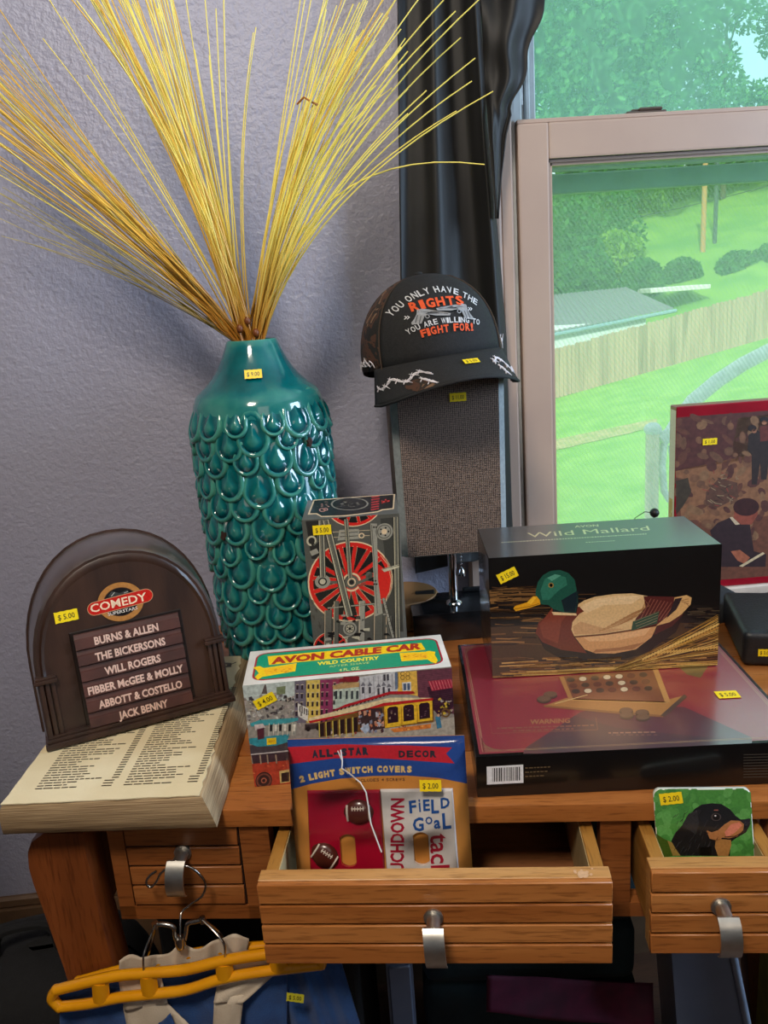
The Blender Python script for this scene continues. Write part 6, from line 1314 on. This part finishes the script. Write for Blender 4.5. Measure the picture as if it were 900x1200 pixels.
for nm_, arm, wr_ in (('left', [(182, 1084), (190, 1083), (203, 1086), (205, 1096), (208, 1106)], [(182, 1084), (172, 1108), (168, 1122), (168.5, 1140)]), ('right', [(237, 1078), (228, 1080), (220, 1083), (218, 1094), (215, 1106)], [(237.5, 1078), (252, 1092), (263, 1107), (263.5, 1124)])):
    b = MB(); b.tube(curve([hp(x, y, -.026) for x, y in arm]), .0024, 8); b.ob('clamp_arm', m_stl, hg, 60)
    b = MB(); b.tube(curve([hp(wr_[0][0], wr_[0][1], -.028), hp(*wr_[1], -.036), hp(*wr_[2], -.0415), hp(*wr_[3], -.0405)]), .0012, 6)
    b.tube(curve([hp(wr_[0][0] + 1, wr_[0][1], -.024), hp(wr_[1][0] + 5, wr_[1][1], -.016), hp(wr_[2][0] + 5, wr_[2][1], -.012), hp(wr_[3][0] + 3, wr_[3][1] - 8, -.012)]), .0012, 6)
    b.tube([hp(wr_[0][0] - 1, wr_[0][1] - 3, -.026), hp(wr_[0][0] + 1, wr_[0][1] + 3, -.026)], .0034, 8); b.ob('clamp_wire', m_stl, hg, 60, weld=False)

m_blue = pbr('blue_cotton', (24, 74, 138), .8, col2=(18, 58, 114), ns=40, bump=.4, bs=700, sheen=.15); m_cream = pbr('cream_cotton', (206, 192, 172), .85, col2=(190, 174, 154), ns=30, bump=.3, bs=600)
gar = thing('garment', 'blue garment with cream facings clamped in the yellow hanger', 'clothing', mat=DK @ Matrix.Translation((-.18, 0, .5))); go = Vector((-.18, 0, .5)); gp = lambda x, y, v: tuple(dk(x, y, v) - go)
topy = lambda x: 1176 - (x - 68) * .21
def cl(x0, x1, y1, v0, wav, fq, slant=0.0, y0=None):
    def f(u, w):
        x = x0 + (x1 - x0) * u; ya = (topy(x) if y0 is None else y0(x)); y = ya + (y1 - ya) * w; x = x + slant * w
        v = v0 + wav * (.25 + w) * math.sin(fq * u + 1.3 * w) + wav * .5 * math.sin(fq * 2.3 * u - 2 * w); return gp(x, y, v)
    return f
def sheet(fn, nu, nv, name, mat, par, th=.0012): o = MB().grid(fn, nu, nv).ob(name, mat, par, 80); md = o.modifiers.new('t', 'SOLIDIFY'); md.thickness = th; return o
body = sheet(cl(70, 336, 1420, -.0285, .004, 15, y0=lambda x: topy(x) - 12), 60, 30, 'body_cloth', m_blue, gar)
slv = sheet(cl(300, 400, 1330, -.020, .007, 9, slant=62, y0=lambda x: 1126 + (x - 300) * .03), 40, 24, 'sleeve', m_blue, gar)
def patch(pts, v, name, mat, par, n=10, wv=.0012):      # quad of four picture corners, gently wavy
    a, b_, c, d = pts
    def f(u, w): x = (a[0] * (1 - u) + b_[0] * u) * (1 - w) + (d[0] * (1 - u) + c[0] * u) * w; y = (a[1] * (1 - u) + b_[1] * u) * (1 - w) + (d[1] * (1 - u) + c[1] * u) * w; return gp(x, y, v - .004 * w + wv * math.sin(7 * u + 4 * w))
    return sheet(f, n, n, name, mat, par)
patch([(138, 1146), (186, 1134), (196, 1176), (146, 1186)], -.0325, 'cream_facing', m_cream, gar); patch([(144, 1180), (190, 1170), (232, 1212), (154, 1230)], -.0350, 'cream_facing', m_cream, gar)
patch([(255, 1125), (345, 1108), (330, 1140), (258, 1160)], -.0325, 'cream_facing', m_cream, gar); patch([(254, 1156), (322, 1142), (284, 1176), (250, 1176)], -.0350, 'cream_facing', m_cream, gar); patch([(251, 1172), (286, 1166), (274, 1260), (246, 1270)], -.0375, 'cream_facing', m_cream, gar)
patch([(186, 1200), (200, 1188), (208, 1214), (180, 1220)], -.0415, 'blue_notch', m_blue, gar)
def ruf(u, w):
    x = 140 + 150 * u; y = topy(x) - 20 - 11 * w * (1 + .35 * math.sin(u * 17) + .2 * math.sin(u * 29)) - 3; return gp(x + 2 * w * math.sin(u * 20), y + 10 * (1 - w), -.0245 + .004 * math.sin(u * 26))
sheet(ruf, 70, 6, 'gathered_waist', m_cream, gar)
c = Vector(gp(346, 1169, -.0405)); price_tag(gar, c, (1, 0, 0), (0, 0, 1), '$ 5.00', .0175, .011, rot=-9, col=(206, 200, 50))

# ------------------------------------------------------------------ stored things under the desk, some added to stand for its shade
m_bin = pbr('blue_grey_plastic', (104, 116, 138), .35, col2=(92, 104, 126), ns=12); m_dk = pbr('black_canvas', (9, 9, 11), .9, col2=(14, 14, 16), ns=90, bump=.4, bs=400)
t = thing('storage_tower', 'narrow blue-grey plastic storage tower under the middle of the desk', 'storage', (.018, .90, 0), -.05); MB().box(0, 0, .001, .036, .22, .575, .003, 2).ob('body', m_bin, t, 40)
for k in range(3): MB().box(.003, -.004, .02 + k * .185, .033, .002, .19 + k * .185, .002).ob('tower_front', m_bin, t, 40)
t = thing('shade_crate', 'black canvas box added to stand for the shade under the left of the desk', 'shade_filler', (-.262, .875, 0), -.12); MB().box(0, 0, .001, .240, .26, .575, .012, 3).ob('body', m_dk, t, 40); b = MB(); b.box(-.003, -.003, .51, .243, .263, .58, .01, 2); b.ob('lid', m_dk, t, 40)  # made-up box whose black stands in for the shade under the desk
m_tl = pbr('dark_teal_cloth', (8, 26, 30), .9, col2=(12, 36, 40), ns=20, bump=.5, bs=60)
t = thing('folded_blanket', 'dark teal blanket stacked high and wide to fill in the shade under the desk', 'blanket', (.068, .95, 0), -.12)  # teal cloth, piled up also to cover the lit wall with darkness
for k in range(6): MB().box(.002 * (k % 2), .003 * (k % 3), .001 + k * .094, .305 - .003 * (k % 2), .22, .092 + k * .094, .03, 4).ob('fold', m_tl, t, 60)
def mg(u, w): x = 570 + 195 * u; y = 1142 + 10 * u + 44 * w * (1 + .2 * u); return at(x, y, .895 - .02 * w + .006 * math.sin(9 * u + 3 * w)) - Vector((.2, .89, .3))
o = MB().grid(mg, 30, 8).ob('magenta_scarf', pbr('magenta_cloth', (84, 10, 44), .85, col2=(60, 8, 34), ns=30), None, 70); md = o.modifiers.new('t', 'SOLIDIFY'); md.thickness = .004; o.location = (.2, .89, .3)
tag(o, 'dark magenta scarf draped over the teal blanket', 'scarf')
a = at(768, 1116, .86); t = thing('grey_tote', 'blue-grey plastic tote under the right drawer with a slanted rim', 'tote', (.415, .835, 0), -.26)
b = MB(); b.hexa([(.0, 0, .001), (.12, 0, .001), (.12, .26, .001), (0, .26, .001), (-.035, 0, .43), (.035, 0, .43), (.035, .26, .43), (-.035, .26, .43)]); b.ob('body', m_bin, t); b = MB(); b.tube([(.118, -.003, .02), (.036, -.003, .43)], .005, 8); b.tube([(-.035, -.003, .43), (.036, -.003, .43)], .005, 8); b.ob('rim', pbr('tote_rim', (120, 132, 150), .35), t, 60, weld=False)
t = thing('paper_sack', 'white and yellow package standing on the floor at the right edge', 'package', (.572, .86, 0), -.15); MB().box(0, 0, .001, .16, .14, .262, .004).ob('yellow_base', pbr('yellow_card', (190, 150, 20), .6), t, 40); MB().box(0, 0, .2625, .16, .14, .42, .004).ob('white_top', pbr('grey_white_card', (150, 156, 160), .6), t, 40)
t = thing('black_backpack', 'rounded black backpack standing on the floor at the left of the desk', 'bag', (-.47, .98, 0), .1)
def bp_(u, v):
    a = 2 * math.pi * u; r = max(0, math.sin(math.pi * v)) ** .4; return (.175 * r * math.copysign(abs(math.cos(a)) ** .6, math.cos(a)), .12 * r * math.copysign(abs(math.sin(a)) ** .6, math.sin(a)), -0 + .0008 + .40 * (1 - math.cos(math.pi * v)) / 2 + .006 * math.sin(11 * u) * v)
MB().grid(bp_, 36, 18).ob('pack_body', m_dk, t, 60); b = MB(); b.box(-.11, -.135, .05, .11, -.10, .27, .02, 3); b.ob('front_pocket', m_dk, t, 50)
b = MB(); b.tube(curve([(-.04, 0, .39), (-.03, 0, .43), (.03, 0, .43), (.04, 0, .39)]), .006, 6); b.ob('carry_handle', m_dk, t, 60)

t = thing('bookcase', 'unseen dark shelf unit added left of the desk to shade the wall', 'bookcase', (-1.12, .30, 0), 0); m_bc = wood('bookcase_wood', '#4a3020', '#3c2618', '#2e1c12', .6, 2, .5)  # unseen shelf unit added so its shadow darkens the lower left wall
for x0, x1 in ((0, .025), (.60, .625)): MB().box(x0, 0, .001, x1, .36, 1.22, .002).ob('side_board', m_bc, t)
for z in (.03, .42, .80, 1.195): MB().box(.025, 0, z, .60, .35, z + .024, .002).ob('shelf', m_bc, t)
MB().box(.025, .35, .001, .60, .36, 1.22).ob('back_board', m_bc, t)
